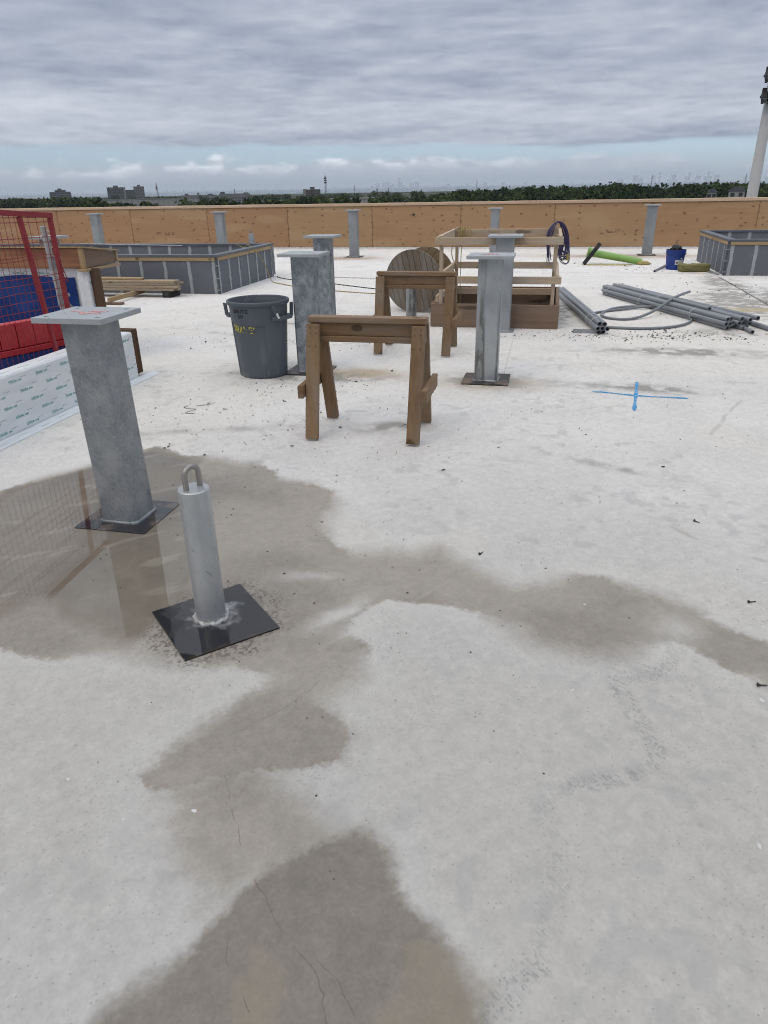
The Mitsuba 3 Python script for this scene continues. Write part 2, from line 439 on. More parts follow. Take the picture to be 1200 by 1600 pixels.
mat("blue_tarp", blue_fn, 0.6, spec=0.15, bump=lambda p, n, uv: 0.008 * fbm(p.x * 3.5, p.z * 5, p.y * 3, octaves=4), bump_eps=5e-3)
mat("blue_paint", (0.014, 0.05, 0.22), 0.45)
mat("blue_bucket", lambda p, n, uv: mix((0.014, 0.046, 0.27), (0.020, 0.060, 0.33), noise(p.x * 9, p.y * 9, p.z * 9)), 0.4)
mat("alu_tube", lambda p, n, uv: mix((0.44, 0.45, 0.46), (0.60, 0.61, 0.61), fbm(p.x * 18, p.y * 18, p.z * 9)), 0.4, metallic=0.5)
mat("grey_conduit", lambda p, n, uv: mix((0.225, 0.245, 0.275), (0.31, 0.33, 0.36), fbm(p.x * 3, p.y * 3, p.z * 20)), 0.38, spec=0.5)
mat("grey_hose", (0.22, 0.24, 0.265), 0.45)
mat("white_strap", (0.62, 0.64, 0.66), 0.5)
mat("black_rubber", lambda p, n, uv: mix((0.018, 0.018, 0.019), (0.06, 0.055, 0.05), smoothstep(0.5, 0.75, fbm(p.x * 16, p.y * 16, p.z * 16))), 0.6)
mat("lime_pipe", lambda p, n, uv: mix((0.245, 0.48, 0.105), (0.33, 0.56, 0.16), fbm(p.x * 5, p.y * 5, p.z * 5)), 0.4)
mat("yellow_foam", lambda p, n, uv: mix((0.58, 0.49, 0.21), (0.42, 0.31, 0.11), fbm(p.x * 22, p.y * 22, p.z * 22)), 0.9)
mat("mineral_wool", lambda p, n, uv: mix((0.30, 0.275, 0.115), (0.155, 0.14, 0.06), fbm(p.x * 12, p.y * 12, p.z * 45, octaves=4)), 0.95,
    bump=lambda p, n, uv: 0.02 * fbm(p.x * 16, p.y * 16, p.z * 50, octaves=4), bump_eps=3e-3)
mat("yellow_rope", lambda p, n, uv: mix((0.50, 0.40, 0.115), (0.33, 0.25, 0.08), noise(p.x * 40, p.y * 40, p.z * 40)), 0.6)
mat("purple_cable", lambda p, n, uv: mix((0.035, 0.028, 0.095), (0.07, 0.055, 0.15), noise(p.x * 60, p.y * 60, p.z * 60)), 0.45)
mat("dark_blue_cable", (0.03, 0.045, 0.075), 0.5)
mat("grey_cable", (0.30, 0.30, 0.31), 0.6)
mat("blue_spray", lambda p, n, uv: mix((0.06, 0.31, 0.62), (0.40, 0.55, 0.67), smoothstep(0.48, 0.80, fbm(p.x * 45, p.y * 45, 1, octaves=3))), 0.8)
mat("dark_steel", (0.035, 0.033, 0.033), 0.5, metallic=0.4)
mat("debris_dark", lambda p, n, uv: mix((0.03, 0.03, 0.032), (0.16, 0.14, 0.12), cell_rand(p.x * 30, p.y * 30)), 0.8)

# ------------------------------------------------------------------ the roof deck: pale concrete, damp patches, one shallow pool
WET = [(-3.15, 3.02), (-3.06, 3.23), (-3.0, 3.37), (-2.88, 3.57), (-2.75, 3.8), (-2.63, 4.02), (-2.57, 4.13), (-2.42, 4.08), (-2.26, 3.99), (-2.01, 4.0), (-1.74, 3.95), (-1.53, 3.82), (-1.45, 3.68), (-1.27, 3.68), (-1.13, 3.61), (-1.06, 3.45), (-1.07, 3.26), (-1.01, 3.09), (-0.92, 2.96), (-0.83, 2.92), (-0.68, 2.95), (-0.55, 2.92), (-0.4, 3.01), (-0.34, 2.97), (-0.3, 2.88), (-0.17, 2.81), (-0.05, 2.69), (0.09, 2.78), (0.22, 2.84), (0.36, 2.85), (0.49, 2.79), (0.69, 2.66), (0.8, 2.53), (0.92, 2.48), (1.08, 2.4), (1.4, 2.3), (1.4, 2.0), (1.01, 2.12), (0.86, 2.21), (0.77, 2.26), (0.66, 2.35), (0.56, 2.41), (0.45, 2.34), (0.32, 2.26), (0.21, 2.25), (0.09, 2.28), (-0.03, 2.35), (-0.15, 2.46), (-0.3, 2.49), (-0.56, 2.5), (-0.62, 2.42), (-0.68, 2.31), (-0.67, 2.22), (-0.6, 2.2), (-0.57, 2.07), (-0.53, 1.97), (-0.58, 1.89), (-0.64, 1.85), (-0.59, 1.78), (-0.52, 1.67), (-0.5, 1.56), (-0.58, 1.52), (-0.71, 1.47), (-0.88, 1.43), (-0.93, 1.37), (-1.03, 1.33), (-1.09, 1.38), (-1.08, 1.48), (-1.01, 1.62), (-0.96, 1.71), (-0.89, 1.82), (-0.87, 1.91), (-0.97, 1.92), (-1.2, 1.91), (-1.34, 1.92), (-1.45, 1.95), (-1.69, 1.87), (-1.85, 1.86), (-1.98, 1.89), (-2.3, 1.89), (-2.9, 2.1), (-3.3, 2.7)]
WETB = [(-0.95, 0.2), (-0.85, 0.59), (-0.84, 0.72), (-0.79, 0.81), (-0.7, 0.94), (-0.64, 1.07), (-0.61, 1.13), (-0.55, 1.19), (-0.45, 1.27), (-0.37, 1.32), (-0.31, 1.3), (-0.27, 1.24), (-0.22, 1.16), (-0.14, 1.09), (-0.07, 1.0), (-0.02, 0.95), (0.0, 0.9), (0.04, 0.78), (0.05, 0.2)]
WETC = [(-0.95, 1.45), (-0.72, 1.49), (-0.63, 1.41), (-0.49, 1.31), (-0.41, 1.29), (-0.57, 1.14), (-0.61, 1.11), (-0.72, 1.07), (-0.82, 1.15), (-0.92, 1.24), (-0.96, 1.37)]
POOL = [(-3.5, 2.8), (-3.2, 3.0), (-3.05, 3.25), (-2.95, 3.42), (-2.83, 3.62), (-2.68, 3.87), (-2.53, 4.04), (-2.36, 4.0), (-2.15, 3.9), (-1.95, 3.62), (-1.76, 3.27), (-1.58, 2.84), (-1.49, 2.53), (-1.45, 2.37), (-1.44, 2.21), (-1.46, 2.06), (-1.52, 2.0), (-1.67, 2.05), (-1.94, 2.18), (-2.05, 2.21), (-2.15, 2.08), (-2.6, 1.98)]
CRACKS = [[(-0.62, 1.13), (-0.57, 1.08), (-0.5, 1.01), (-0.45, 0.98), (-0.42, 0.95), (-0.39, 0.93), (-0.36, 0.89), (-0.33, 0.8)], [(-0.62, 0.96), (-0.6, 0.92), (-0.57, 0.88), (-0.53, 0.85), (-0.5, 0.82)],
          [(-0.4, 0.96), (-0.33, 0.92), (-0.28, 0.87)], [(-0.89, 1.6), (-0.86, 1.63), (-0.82, 1.69), (-0.77, 1.75), (-0.71, 1.86), (-0.67, 2.02)], [(-0.84, 1.44), (-0.77, 1.33), (-0.69, 1.22)], [(-1.62, 1.55), (-1.56, 1.5), (-1.55, 1.42)]]
STREAKS = [[(0.6, 3.55), (0.74, 3.41), (0.9, 3.29), (1.09, 3.15)], [(0.45, 3.13), (0.55, 3.08), (0.62, 3.07)], [(1.6, 5.96), (1.38, 5.49), (1.18, 5.03)]]
SCUFF = [(0.58, 2.34), (0.5, 2.21), (0.34, 2.12), (0.38, 1.96), (0.43, 1.86), (0.44, 1.78), (0.39, 1.69), (0.3, 1.65), (0.19, 1.61), (0.12, 1.56), (0.1, 1.49), (0.12, 1.41), (0.14, 1.34), (0.13, 1.25), (0.12, 1.16), (0.1, 1.07), (0.06, 1.03), (0.03, 0.97), (0.0, 0.90)]


def seg_d2(x, y, a, b):
    ax, ay = a; ex, ey = b[0] - ax, b[1] - ay
    wx, wy = x - ax, y - ay
    t = dr.clip((wx * ex + wy * ey) * (1 / (ex * ex + ey * ey)), 0, 1)
    return dr.square(wx - ex * t) + dr.square(wy - ey * t)


def poly_sd(x, y, P):
    """Signed distance to a polygon, negative inside."""
    d2, inside = mi.Float(1e9), mi.Bool(False)
    for a, b in zip(P, P[1:] + P[:1]):
        d2 = dr.minimum(d2, seg_d2(x, y, a, b))
        if a[1] != b[1]:
            c = (mi.Float(a[1]) > y) != (mi.Float(b[1]) > y)
            inside = inside ^ (c & (x < a[0] + (y - a[1]) * ((b[0] - a[0]) / (b[1] - a[1]))))
    d = dr.sqrt(d2)
    return dr.select(inside, -d, d)


def line_d(x, y, L):
    d2 = mi.Float(1e9)
    for a, b in zip(L, L[1:]):
        d2 = dr.minimum(d2, seg_d2(x, y, a, b))
    return dr.sqrt(d2)


def blob(x, y, cx, cy, rx, ry, turn=0.0):
    c, s = math.cos(turn), math.sin(turn)
    u, v = (x - cx) * c + (y - cy) * s, (y - cy) * c - (x - cx) * s
    return dr.exp(-(dr.square(u / rx) + dr.square(v / ry)))


def warp(p):
    n1, n2 = noise(p.x * 7, p.y * 7, 1) - 0.5, noise(p.x * 7, p.y * 7, 5) - 0.5
    n3, n4 = noise(p.x * 23, p.y * 23, 2) - 0.5, noise(p.x * 23, p.y * 23, 7) - 0.5
    k = dr.clip(0.25 + 0.22 * p.y, 0.35, 1.0)
    return p.x + k * (0.07 * n1 + 0.028 * n3), p.y + k * (0.07 * n2 + 0.028 * n4)


def wet_masks(p):
    x, y = warp(p)
    ragged = 0.022 * (noise(p.x * 62, p.y * 62, 3) - 0.5) + 0.014 * (noise(p.x * 150, p.y * 150, 6) - 0.5)
    sd = poly_sd(x, y, WET) + ragged
    soft = 0.02 + 0.10 * smoothstep(0.3, 0.7, noise(p.x * 3.1, p.y * 3.1, 9))
    dry = blob(x, y, -0.74, 2.36, 0.16, 0.055, 1.0) + 0.8 * blob(x, y, -0.62, 2.27, 0.10, 0.05, 0.6) + 0.55 * blob(x, y, -0.95, 2.62, 0.16, 0.05, 0.2) + 0.62 * blob(x, y, 0.60, 2.50, 0.11, 0.10) + 0.35 * blob(x, y, 0.50, 2.36, 0.10, 0.05)
    wet = smoothstep(soft, -soft, sd) * (1 - dr.clip(1.1 * dry, 0, 0.95))
    sb = poly_sd(x, y, WETB) + 0.7 * ragged
    wb = smoothstep(0.012 + soft * 0.45, -0.012 - soft * 0.35, sb)
    wc = 0.95 * smoothstep(0.11, -0.09, poly_sd(x, y, WETC) + 0.10 * (fbm(p.x * 14, p.y * 14, 3) - 0.5))
    rim = smoothstep(0.20, 0.02, dr.minimum(dr.abs(sd), dr.abs(sb) * 1.6))
    return wet, wb, wc, rim


def deck_color(p, n, uv):
    wet, wb, wc, rim = wet_masks(p)
    x, y = p.x, p.y
    big = fbm(x * 0.55, y * 0.55, 2, octaves=4)
    mid = fbm(x * 2.6 + big * 2, y * 2.6, 6, octaves=4)
    fine = fbm(x * 34, y * 34, 4, octaves=4)
    grit = noise(x * 330, y * 330, 1)
    trowel = fbm((x + 0.8 * y) * 5 + mid, (y - 0.8 * x) * 38, 8, octaves=3)
    dry = mix((0.705, 0.694, 0.674), (0.64, 0.627, 0.600), smoothstep(0.30, 0.70, big * 0.5 + mid * 0.5))
    dry = mix(dry, (0.68, 0.66, 0.605), 0.55 * smoothstep(0.44, 0.64, fbm(x * 0.8 + 9, y * 0.8 + 4, 3, octaves=3)))
    dry *= 0.90 + 0.19 * fine + 0.06 * (trowel - 0.5)
    dry = mix(dry, (0.74, 0.735, 0.70), 0.35 * rim)
    dry *= 0.87 + 0.23 * smoothstep(1.3, 4.6, y)  # brightening towards the far deck, a light falloff painted into the dry colour
    pit = smoothstep(0.83, 0.90, noise(x * 95, y * 95, 12)) * smoothstep(0.45, 0.7, mid)
    smear = smoothstep(0.58, 0.74, fbm(x * 11, y * 11, 31, octaves=4)) * smoothstep(0.45, 0.65, fbm(x * 1.7, y * 1.7, 14))
    micro = fbm(x * 130, y * 130, 21, octaves=3) - 0.5
    dry *= 1 + 0.15 * micro
    hole, _, hr = voronoi(x * 46, y * 46)
    hole = smoothstep(0.16, 0.07, hole) * smoothstep(0.80, 0.86, hr)
    dry = mix(dry, (0.33, 0.32, 0.30), 0.55 * hole)
    scratch = smoothstep(0.93, 0.97, noise((x * 0.6 + y) * 60 + 4 * noise(x * 2, y * 2), (y * 0.6 - x) * 3.2, 5)) * smoothstep(0.5, 0.7, noise(x * 1.3, y * 1.3, 6))
    dry = mix(dry, (0.80, 0.79, 0.77), 0.35 * scratch)
    dry = mix(dry, (0.40, 0.39, 0.375), 0.45 * pit)
    dry = mix(dry, (0.47, 0.465, 0.455), 0.42 * smear)
    damp = mix((0.402, 0.370, 0.320), (0.328, 0.300, 0.260), smoothstep(0.3, 0.7, mid))
    damp *= (0.89 + 0.22 * fine) * (1 + 0.22 * micro) + 0.05 * (trowel - 0.5)
    deep = mix((0.272, 0.245, 0.210), (0.226, 0.205, 0.177), smoothstep(0.3, 0.7, mid)) * (0.88 + 0.24 * fine) * (1 + 0.24 * micro)
    deep = mix(deep, (0.33, 0.29, 0.215), 0.5 * smoothstep(0.6, 0.74, fbm(x * 6, y * 6, 23)))
    col = mix(dry, damp, dr.maximum(wet, wc))
    col = mix(col, deep, wb)
    # traffic dirt, rust bleeding from steel, contact shade painted at column and bin feet
    st = 1.35 * blob(x, y, -1.66, 6.38, 0.40, 0.17) + 0.75 * blob(x, y, -0.46, 6.2, 0.42, 0.24)
    col = mix(col, (0.42, 0.33, 0.20), dr.clip(st * (0.35 + 0.9 * fbm(x * 7, y * 7, 2)), 0, 0.72))
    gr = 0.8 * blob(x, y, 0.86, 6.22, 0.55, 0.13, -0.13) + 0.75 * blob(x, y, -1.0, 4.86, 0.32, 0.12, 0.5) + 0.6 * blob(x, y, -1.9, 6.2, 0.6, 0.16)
    gr += 0.8 * blob(x, y, -0.47, 6.30, 0.33, 0.27) + 0.6 * blob(x, y, -2.16, 6.40, 0.34, 0.30) + 0.45 * blob(x, y, -2.57, 6.2, 0.36, 0.30) + 0.5 * blob(x, y, -2.13, 3.08, 0.3, 0.28)  # first blob a dirt halo, the rest contact shade painted round columns and bin
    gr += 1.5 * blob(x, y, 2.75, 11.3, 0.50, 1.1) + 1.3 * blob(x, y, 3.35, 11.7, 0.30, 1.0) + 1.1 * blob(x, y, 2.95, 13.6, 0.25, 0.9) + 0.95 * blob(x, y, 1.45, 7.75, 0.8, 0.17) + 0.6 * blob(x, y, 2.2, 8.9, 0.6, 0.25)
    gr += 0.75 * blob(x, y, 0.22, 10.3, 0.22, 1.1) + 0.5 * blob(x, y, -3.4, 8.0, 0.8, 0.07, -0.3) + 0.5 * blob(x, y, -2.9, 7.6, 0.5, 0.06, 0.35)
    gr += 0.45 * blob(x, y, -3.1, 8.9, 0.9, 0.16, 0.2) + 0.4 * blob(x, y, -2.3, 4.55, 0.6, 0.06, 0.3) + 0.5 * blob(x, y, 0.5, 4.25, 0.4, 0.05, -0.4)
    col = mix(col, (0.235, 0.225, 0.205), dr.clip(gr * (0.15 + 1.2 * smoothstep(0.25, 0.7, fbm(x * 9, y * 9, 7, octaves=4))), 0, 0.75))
    br = blob(x, y, -4.9, 17.9, 0.75, 0.45) + blob(x, y, 1.7, 18.6, 1.9, 0.5) + 0.5 * blob(x, y, 4.0, 15.0, 3, 0.1)
    col = mix(col, (0.34, 0.235, 0.155), dr.clip(br * (0.5 + 0.8 * fbm(x * 3, y * 3, 9)), 0, 0.75))
    bar = smoothstep(10.42, 10.5, y + 0.03 * mid) * smoothstep(10.85, 10.75, y) * smoothstep(1.9, 2.5, x)
    col = mix(col, (0.47, 0.40, 0.27), 0.75 * bar)
    ring = dr.maximum(dr.abs(x + 1.226), dr.abs(y - 2.213)) * 0.5 + 0.5 * (dr.abs(x + 1.226) + dr.abs(y - 2.213))
    crust = smoothstep(0.37, 0.27, ring + 0.07 * (noise(x * 18, y * 18) - 0.5)) * smoothstep(0.45, 0.66, fbm(x * 105, y * 105, 6, octaves=3))
    col = mix(col, (0.13, 0.105, 0.085), 0.72 * crust)
    # cracks, joints, tyre scuffs
    xw, yw = x + 0.012 * (noise(x * 40, y * 40, 3) - 0.5), y + 0.012 * (noise(x * 40, y * 40, 8) - 0.5)
    ck = mi.Float(0)
    for L in CRACKS:
        ck = dr.maximum(ck, smoothstep(0.0022, 0.0004, line_d(xw, yw, L)))
    col = mix(col, (0.13, 0.12, 0.105), 0.50 * ck * smoothstep(0.25, 0.5, noise(x * 17, y * 17, 4)))
    sk = mi.Float(0)
    for L in STREAKS:
        sk = dr.maximum(sk, smoothstep(0.026, 0.0, line_d(x + 0.05 * (noise(x * 6, y * 6, 3) - 0.5), y + 0.05 * (noise(x * 6, y * 6, 8) - 0.5), L)))
    col = mix(col, (0.36, 0.34, 0.29), 0.42 * sk * smoothstep(0.2, 0.6, noise(x * 10, y * 10, 2)))
    sc = smoothstep(0.045, 0.018, line_d(x, y, SCUFF) + 0.018 * (noise(x * 30, y * 30, 2) - 0.5)) * smoothstep(0.36, 0.66, fbm(x * 140, y * 140, 17, octaves=3)) * smoothstep(0.25, 0.65, noise((x + y) * 230 + 3 * noise(x * 30, y * 30), (x - y) * 30, 3))
    sc = dr.maximum(sc, 0.22 * smoothstep(0.05, 0.0, line_d(x, y, SCUFF)) * smoothstep(0.3, 0.7, fbm(x * 20, y * 20, 4)))
    sc *= 0.45 + 0.55 * smoothstep(0.22, 0.55, noise(x * 9, y * 9, 19))
    col = mix(col, (0.25, 0.255, 0.265), 0.52 * sc)
    j = smoothstep(0.030, 0.006, dr.abs(x - 3.05 - 0.01 * noise(y * 3, 1))) * smoothstep(9.5, 10.8, y) * smoothstep(14.6, 14.3, y)
    j += 0.35 * smoothstep(0.02, 0.004, dr.abs(y - 14.4)) * smoothstep(-1.0, 0.0, x) + 0.25 * smoothstep(0.015, 0.003, dr.abs(y - 17.6)) + 0.22 * smoothstep(0.012, 0.003, dr.abs(x + 0.33)) * smoothstep(6.4, 6.6, y) * smoothstep(8.8, 8.4, y)
    col = mix(col, (0.12, 0.115, 0.11), dr.clip(0.85 * j, 0, 0.85))
    j1 = dr.abs((x + 1.38) * 0.835 - (y - 1.14) * 0.55 + 0.05 * (noise(x * 3, y * 3) - 0.5))
    col = mix(col, (0.74, 0.74, 0.72), 0.10 * smoothstep(0.012, 0.002, j1) * smoothstep(0.4, 0.6, noise(x * 5, y * 5, 2)) * (1 - wb))
    return dr.clip(col * (0.985 + 0.05 * (grit - 0.5)), 0, 0.85)


def deck_rough(p, n, uv):
    wet, wb, wc, rim = wet_masks(p)
    return 0.82 - 0.30 * dr.maximum(wet, wb) + 0.1 * noise(p.x * 30, p.y * 30)


def pool_mask(p, n, uv):
    x, y = warp(p)
    k = smoothstep(0.05, -0.06, poly_sd(x, y, POOL) + 0.05 * (fbm(p.x * 10, p.y * 10, 5) - 0.5))
    return k * (0.80 + 0.2 * smoothstep(0.3, 0.5, fbm(p.x * 3, p.y * 3, 8)))


def pool_bed(p, n, uv):
    mid = fbm(p.x * 3, p.y * 3, 2, octaves=4); fine = fbm(p.x * 40, p.y * 40, 4, octaves=3)
    c = mix((0.262, 0.228, 0.174), (0.206, 0.179, 0.139), smoothstep(0.3, 0.7, mid)) * (0.92 + 0.16 * fine)
    pale = smoothstep(0.63, 0.75, fbm((p.x + p.y) * 2.2, (p.y - p.x) * 9, 13, octaves=3))
    return mix(c, (0.47, 0.44, 0.37), 0.30 * pale)


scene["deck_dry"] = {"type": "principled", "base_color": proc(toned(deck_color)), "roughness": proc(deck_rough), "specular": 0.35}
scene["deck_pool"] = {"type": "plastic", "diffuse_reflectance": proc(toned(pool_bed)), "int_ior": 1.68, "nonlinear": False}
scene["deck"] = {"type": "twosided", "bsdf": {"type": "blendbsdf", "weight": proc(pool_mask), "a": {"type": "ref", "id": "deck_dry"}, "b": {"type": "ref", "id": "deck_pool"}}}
mat("slab_side", lambda p, n, uv: mix((0.30, 0.29, 0.28), (0.22, 0.215, 0.21), fbm(p.x, p.y, p.z)), 0.9)

HOLE = sbox(-1.34, 8.93, 0.115, 10.52)
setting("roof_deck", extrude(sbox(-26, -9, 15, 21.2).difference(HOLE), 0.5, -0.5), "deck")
setting("building_mass", extrude(sbox(-25.9, -8.9, 14.9, 21.1).difference(HOLE), 15.48, -15.985), "slab_side")

# ------------------------------------------------------------------ far parapet of plywood sheets
PAR_Y = 20.95
par = thing("parapet", "long knotty plywood clad parapet wall with pale timber coping at the far roof edge", "parapet wall")
part(par, "backing", bx(-26, 15, PAR_Y + 0.02, PAR_Y + 0.24, 0.0, 1.115, 0.0), "dark_board_x")
i0 = -5
for i in range(i0, 12):
    x0, x1 = SHEET0 + SHEET * i, SHEET0 + SHEET * (i + 1)
    if x1 < -25.9 or x0 > 14.9: continue
    part(par, "plywood_sheet", bx(x0 + 0.0055, x1 - 0.0055, PAR_Y - rng.uniform(0, 0.005), PAR_Y + 0.018, 0.035, 1.112, 0.002), "plywood")
part(par, "foot_flashing", bx(-26, 15, PAR_Y - 0.07, PAR_Y - 0.006, 0.0, 0.032, 0.004), "white_membrane")
xs = [-26, -21.9, -18.3, -14.6, -10.9, -7.3, -4.05, -0.6, 3.0, 6.7, 10.4, 15]
for a, b in zip(xs, xs[1:]):
    part(par, "coping_board", bx(a + 0.003, b - 0.003, PAR_Y - 0.035 - rng.uniform(0, 0.006), PAR_Y + 0.27, 1.118 + rng.uniform(0, 0.004), 1.192 + rng.uniform(-0.004, 0.006), 0.004), "coping_wood")
part(par, "drain_pipe_stub", cat([lathe([(0.0, 0), (0.03, 0), (0.03, 0.05), (0.0, 0.05)], 12).apply_transform(trimesh.transformations.rotation_matrix(math.pi / 2, [1, 0, 0])).apply_translation([-3.78, PAR_Y - 0.001, 0.885])]), "black_rubber")

# ------------------------------------------------------------------ steel columns
def column(x, y, h, steel, label, group, cap=(0.385, 0.36), base=(0.41, 0.40), bt=0.013, lean=0.0, capoff=(0, 0), mark=None, rust="rusty_plate", shaft=0.203, rz=0.0):
    t = thing("steel_column", label, "steel column", group)
    ct = 0.024
    put = lambda m, z=0.0, off=(0, 0): moved(m, (x + off[0], y + off[1], z), rz)
    sm = extrude(rrect(shaft, shaft, 0.024, 4), h - ct - bt - 0.001); q = np.array(sm.vertices); q[:, 0] += lean * q[:, 2] / h
    part(t, "shaft", put(trimesh.Trimesh(q, sm.faces, process=False), bt + 0.001), steel, 40)
    plate = rrect(cap[0], cap[1], 0.004, 1)
    holes = [Point(sx * (cap[0] / 2 - 0.05), sy * (cap[1] / 2 - 0.05)).buffer(0.013, quad_segs=4) for sx in (-1, 1) for sy in (-1, 1)]
    for hh in holes: plate = plate.difference(hh)
    part(t, "cap_plate", put(extrude(plate, ct), h - ct, capoff), "galv_cap")
    part(t, "base_plate", put(extrude(rrect(base[0], base[1], 0.006, 1), bt), 0.0), rust)
    ring = tube([(*q, 0) for q in np.array(rrect(shaft + 0.012, shaft + 0.012, 0.03, 4).exterior.coords)], 0.010, 6, False)
    part(t, "weld_bead", put(ring, bt + 0.004), steel, 60)
    if mark:
        r = random.Random(mark); polys = []
        for k in range(7):
            cx, cy = r.uniform(-0.075, 0.075), r.uniform(-0.04, 0.04)
            polys.append(affinity.rotate(sbox(cx - r.uniform(0.012, 0.045), cy - r.uniform(0.004, 0.012), cx + r.uniform(0.012, 0.045), cy + r.uniform(0.004, 0.012)), r.uniform(-50, 50)).buffer(0.004))
        from shapely import union_all
        u = union_all(polys); gs = getattr(u, "geoms", [u])
        part(t, "paint_mark", put(cat([extrude(g, 0.0012) for g in gs]), h + 0.0004, capoff), "red_marker", label="smudged red paint mark")
    return t


column(-2.13, 3.08, 1.075, "galv_plain", "big galvanized square column nearest the camera, base standing in the puddle, red smudge on its cap plate", "galvanized columns on the roof", mark=3, cap=(0.37, 0.35), capoff=(-0.026, 0.005), rust="wet_plate", bt=0.004, lean=-0.018)
column(-2.165, 6.41, 1.075, "galv_blotchy", "blotchy dark galvanized column directly beside the grey waste bin", "galvanized columns on the roof")
column(-2.69, 8.72, 1.085, "galv_blotchy", "swirl stained galvanized column peeking out directly behind the one next to the waste bin", "galvanized columns on the roof")
column(-0.474, 6.31, 1.07, "galv_streaked", "pale streaky galvanized column on a rust rimmed base plate, in front of the timber guard rail", "galvanized columns on the roof", mark=5)
column(-0.50, 8.70, 1.08, "galv_far", "galvanized column standing against the front board of the timber guard rail", "galvanized columns on the roof", mark=8, base=(0.30, 0.25), rust="galv_far")
g2 = "small columns along the far parapet"
column(-4.83, 18.30, 1.10, "galv_far", "slim far column before the plywood parapet, its brown stained base in view left of the cable reel", g2, cap=(0.34, 0.32), rust="rusty_plate", shaft=0.22)
column(2.28, 18.85, 1.118, "galv_far", "rightmost far column before the plywood parapet, between the lime green pipe and the blue bucket", g2, cap=(0.36, 0.32), shaft=0.22)
column(-8.40, 18.30, 1.10, "galv_far", "far column rising behind the right half of the large left grey curb", g2, cap=(0.36, 0.32), shaft=0.22)
column(-11.90, 18.15, 1.10, "galv_far", "far column rising behind the left half of the large left grey curb", g2, cap=(0.36, 0.32), shaft=0.22)
column(-1.34, 18.45, 1.10, "galv_far", "far column seen above and through the timber guard rail", g2, cap=(0.34, 0.32), shaft=0.2)
lk = column(-5.02, 6.78, 1.205, "galv_far", "column with a ring on its cap, rising behind the timber coping of the walled opening", "galvanized columns on the roof", cap=(0.29, 0.27), shaft=0.15)
part(lk, "lifting_ring", tube([(-5.02 + 0.03 * math.cos(a), 6.78, 1.215 + 0.045 * math.sin(a)) for a in np.linspace(0, math.pi, 10)], 0.007, 6), "stainless_rod", True)


def anchor_post(x, y, h, r, loop, steel, label, cat_="anchor post"):
    t = thing("roof_anchor", label, cat_)
    part(t, "tube", moved(lathe([(r, 0.0), (r, h - 0.004), (r - 0.004, h), (0.0, h)], 40), (x, y, 0.0)), steel, 40)
    if loop:
        w, top, rr = loop
        pts = [(x - w * 0.42, y - w * 0.9, h - 0.01)]
        arc = [(-math.cos(a), math.sin(a)) for a in np.linspace(0, math.pi, 13)]
        pts += [(x + w * 0.42 * c, y + w * 0.9 * c, h + top - w - rr + w * s) for c, s in arc] + [(x + w * 0.42, y + w * 0.9, h - 0.01)]
        part(t, "lifting_loop", tube(pts, rr, 12), "stainless_rod", True)
    return t


# the anchor in the foreground, welded to a black plate let into the deck
an = anchor_post(-1.246, 2.225, 0.583, 0.060, (0.032, 0.096, 0.0108), "galv_post", "round galvanized roof anchor with steel loop on a black plate")
PL = Polygon([(-1.509, 2.212), (-1.218, 1.932), (-0.944, 2.207), (-1.237, 2.497)])
part(an, "embedded_plate", extrude(PL, 0.007, 0.0), "wet_black_plate")
bead = []
for k in range(60):
    a = k / 60 * 2 * math.pi
    bead.append((-1.246 + 0.065 * math.cos(a), 2.225 + 0.065 * math.sin(a), 0.012 + 0.004 * math.sin(a * 9)))
part(an, "weld_bead", tube(bead + bead[:1], [0.0095 + 0.0025 * math.sin(k * 1.9) for k in range(61)], 8, False), "weld", True)
anchor_post(-1.747, 9.5, 0.40, 0.07, None, "galv_streaked", "short plain galvanized tube in front of the cable reel, behind the farther sawhorse")
anchor_post(-7.62, 18.4, 0.56, 0.075, (0.03, 0.10, 0.01), "galv_far", "small far roof anchor with a loop, just behind the right end of the left curb")
anchor_post(5.2, 19.3, 0.72, 0.07, (0.03, 0.12, 0.012), "galv_far", "roof anchor with a loop showing just above the right hand curb")

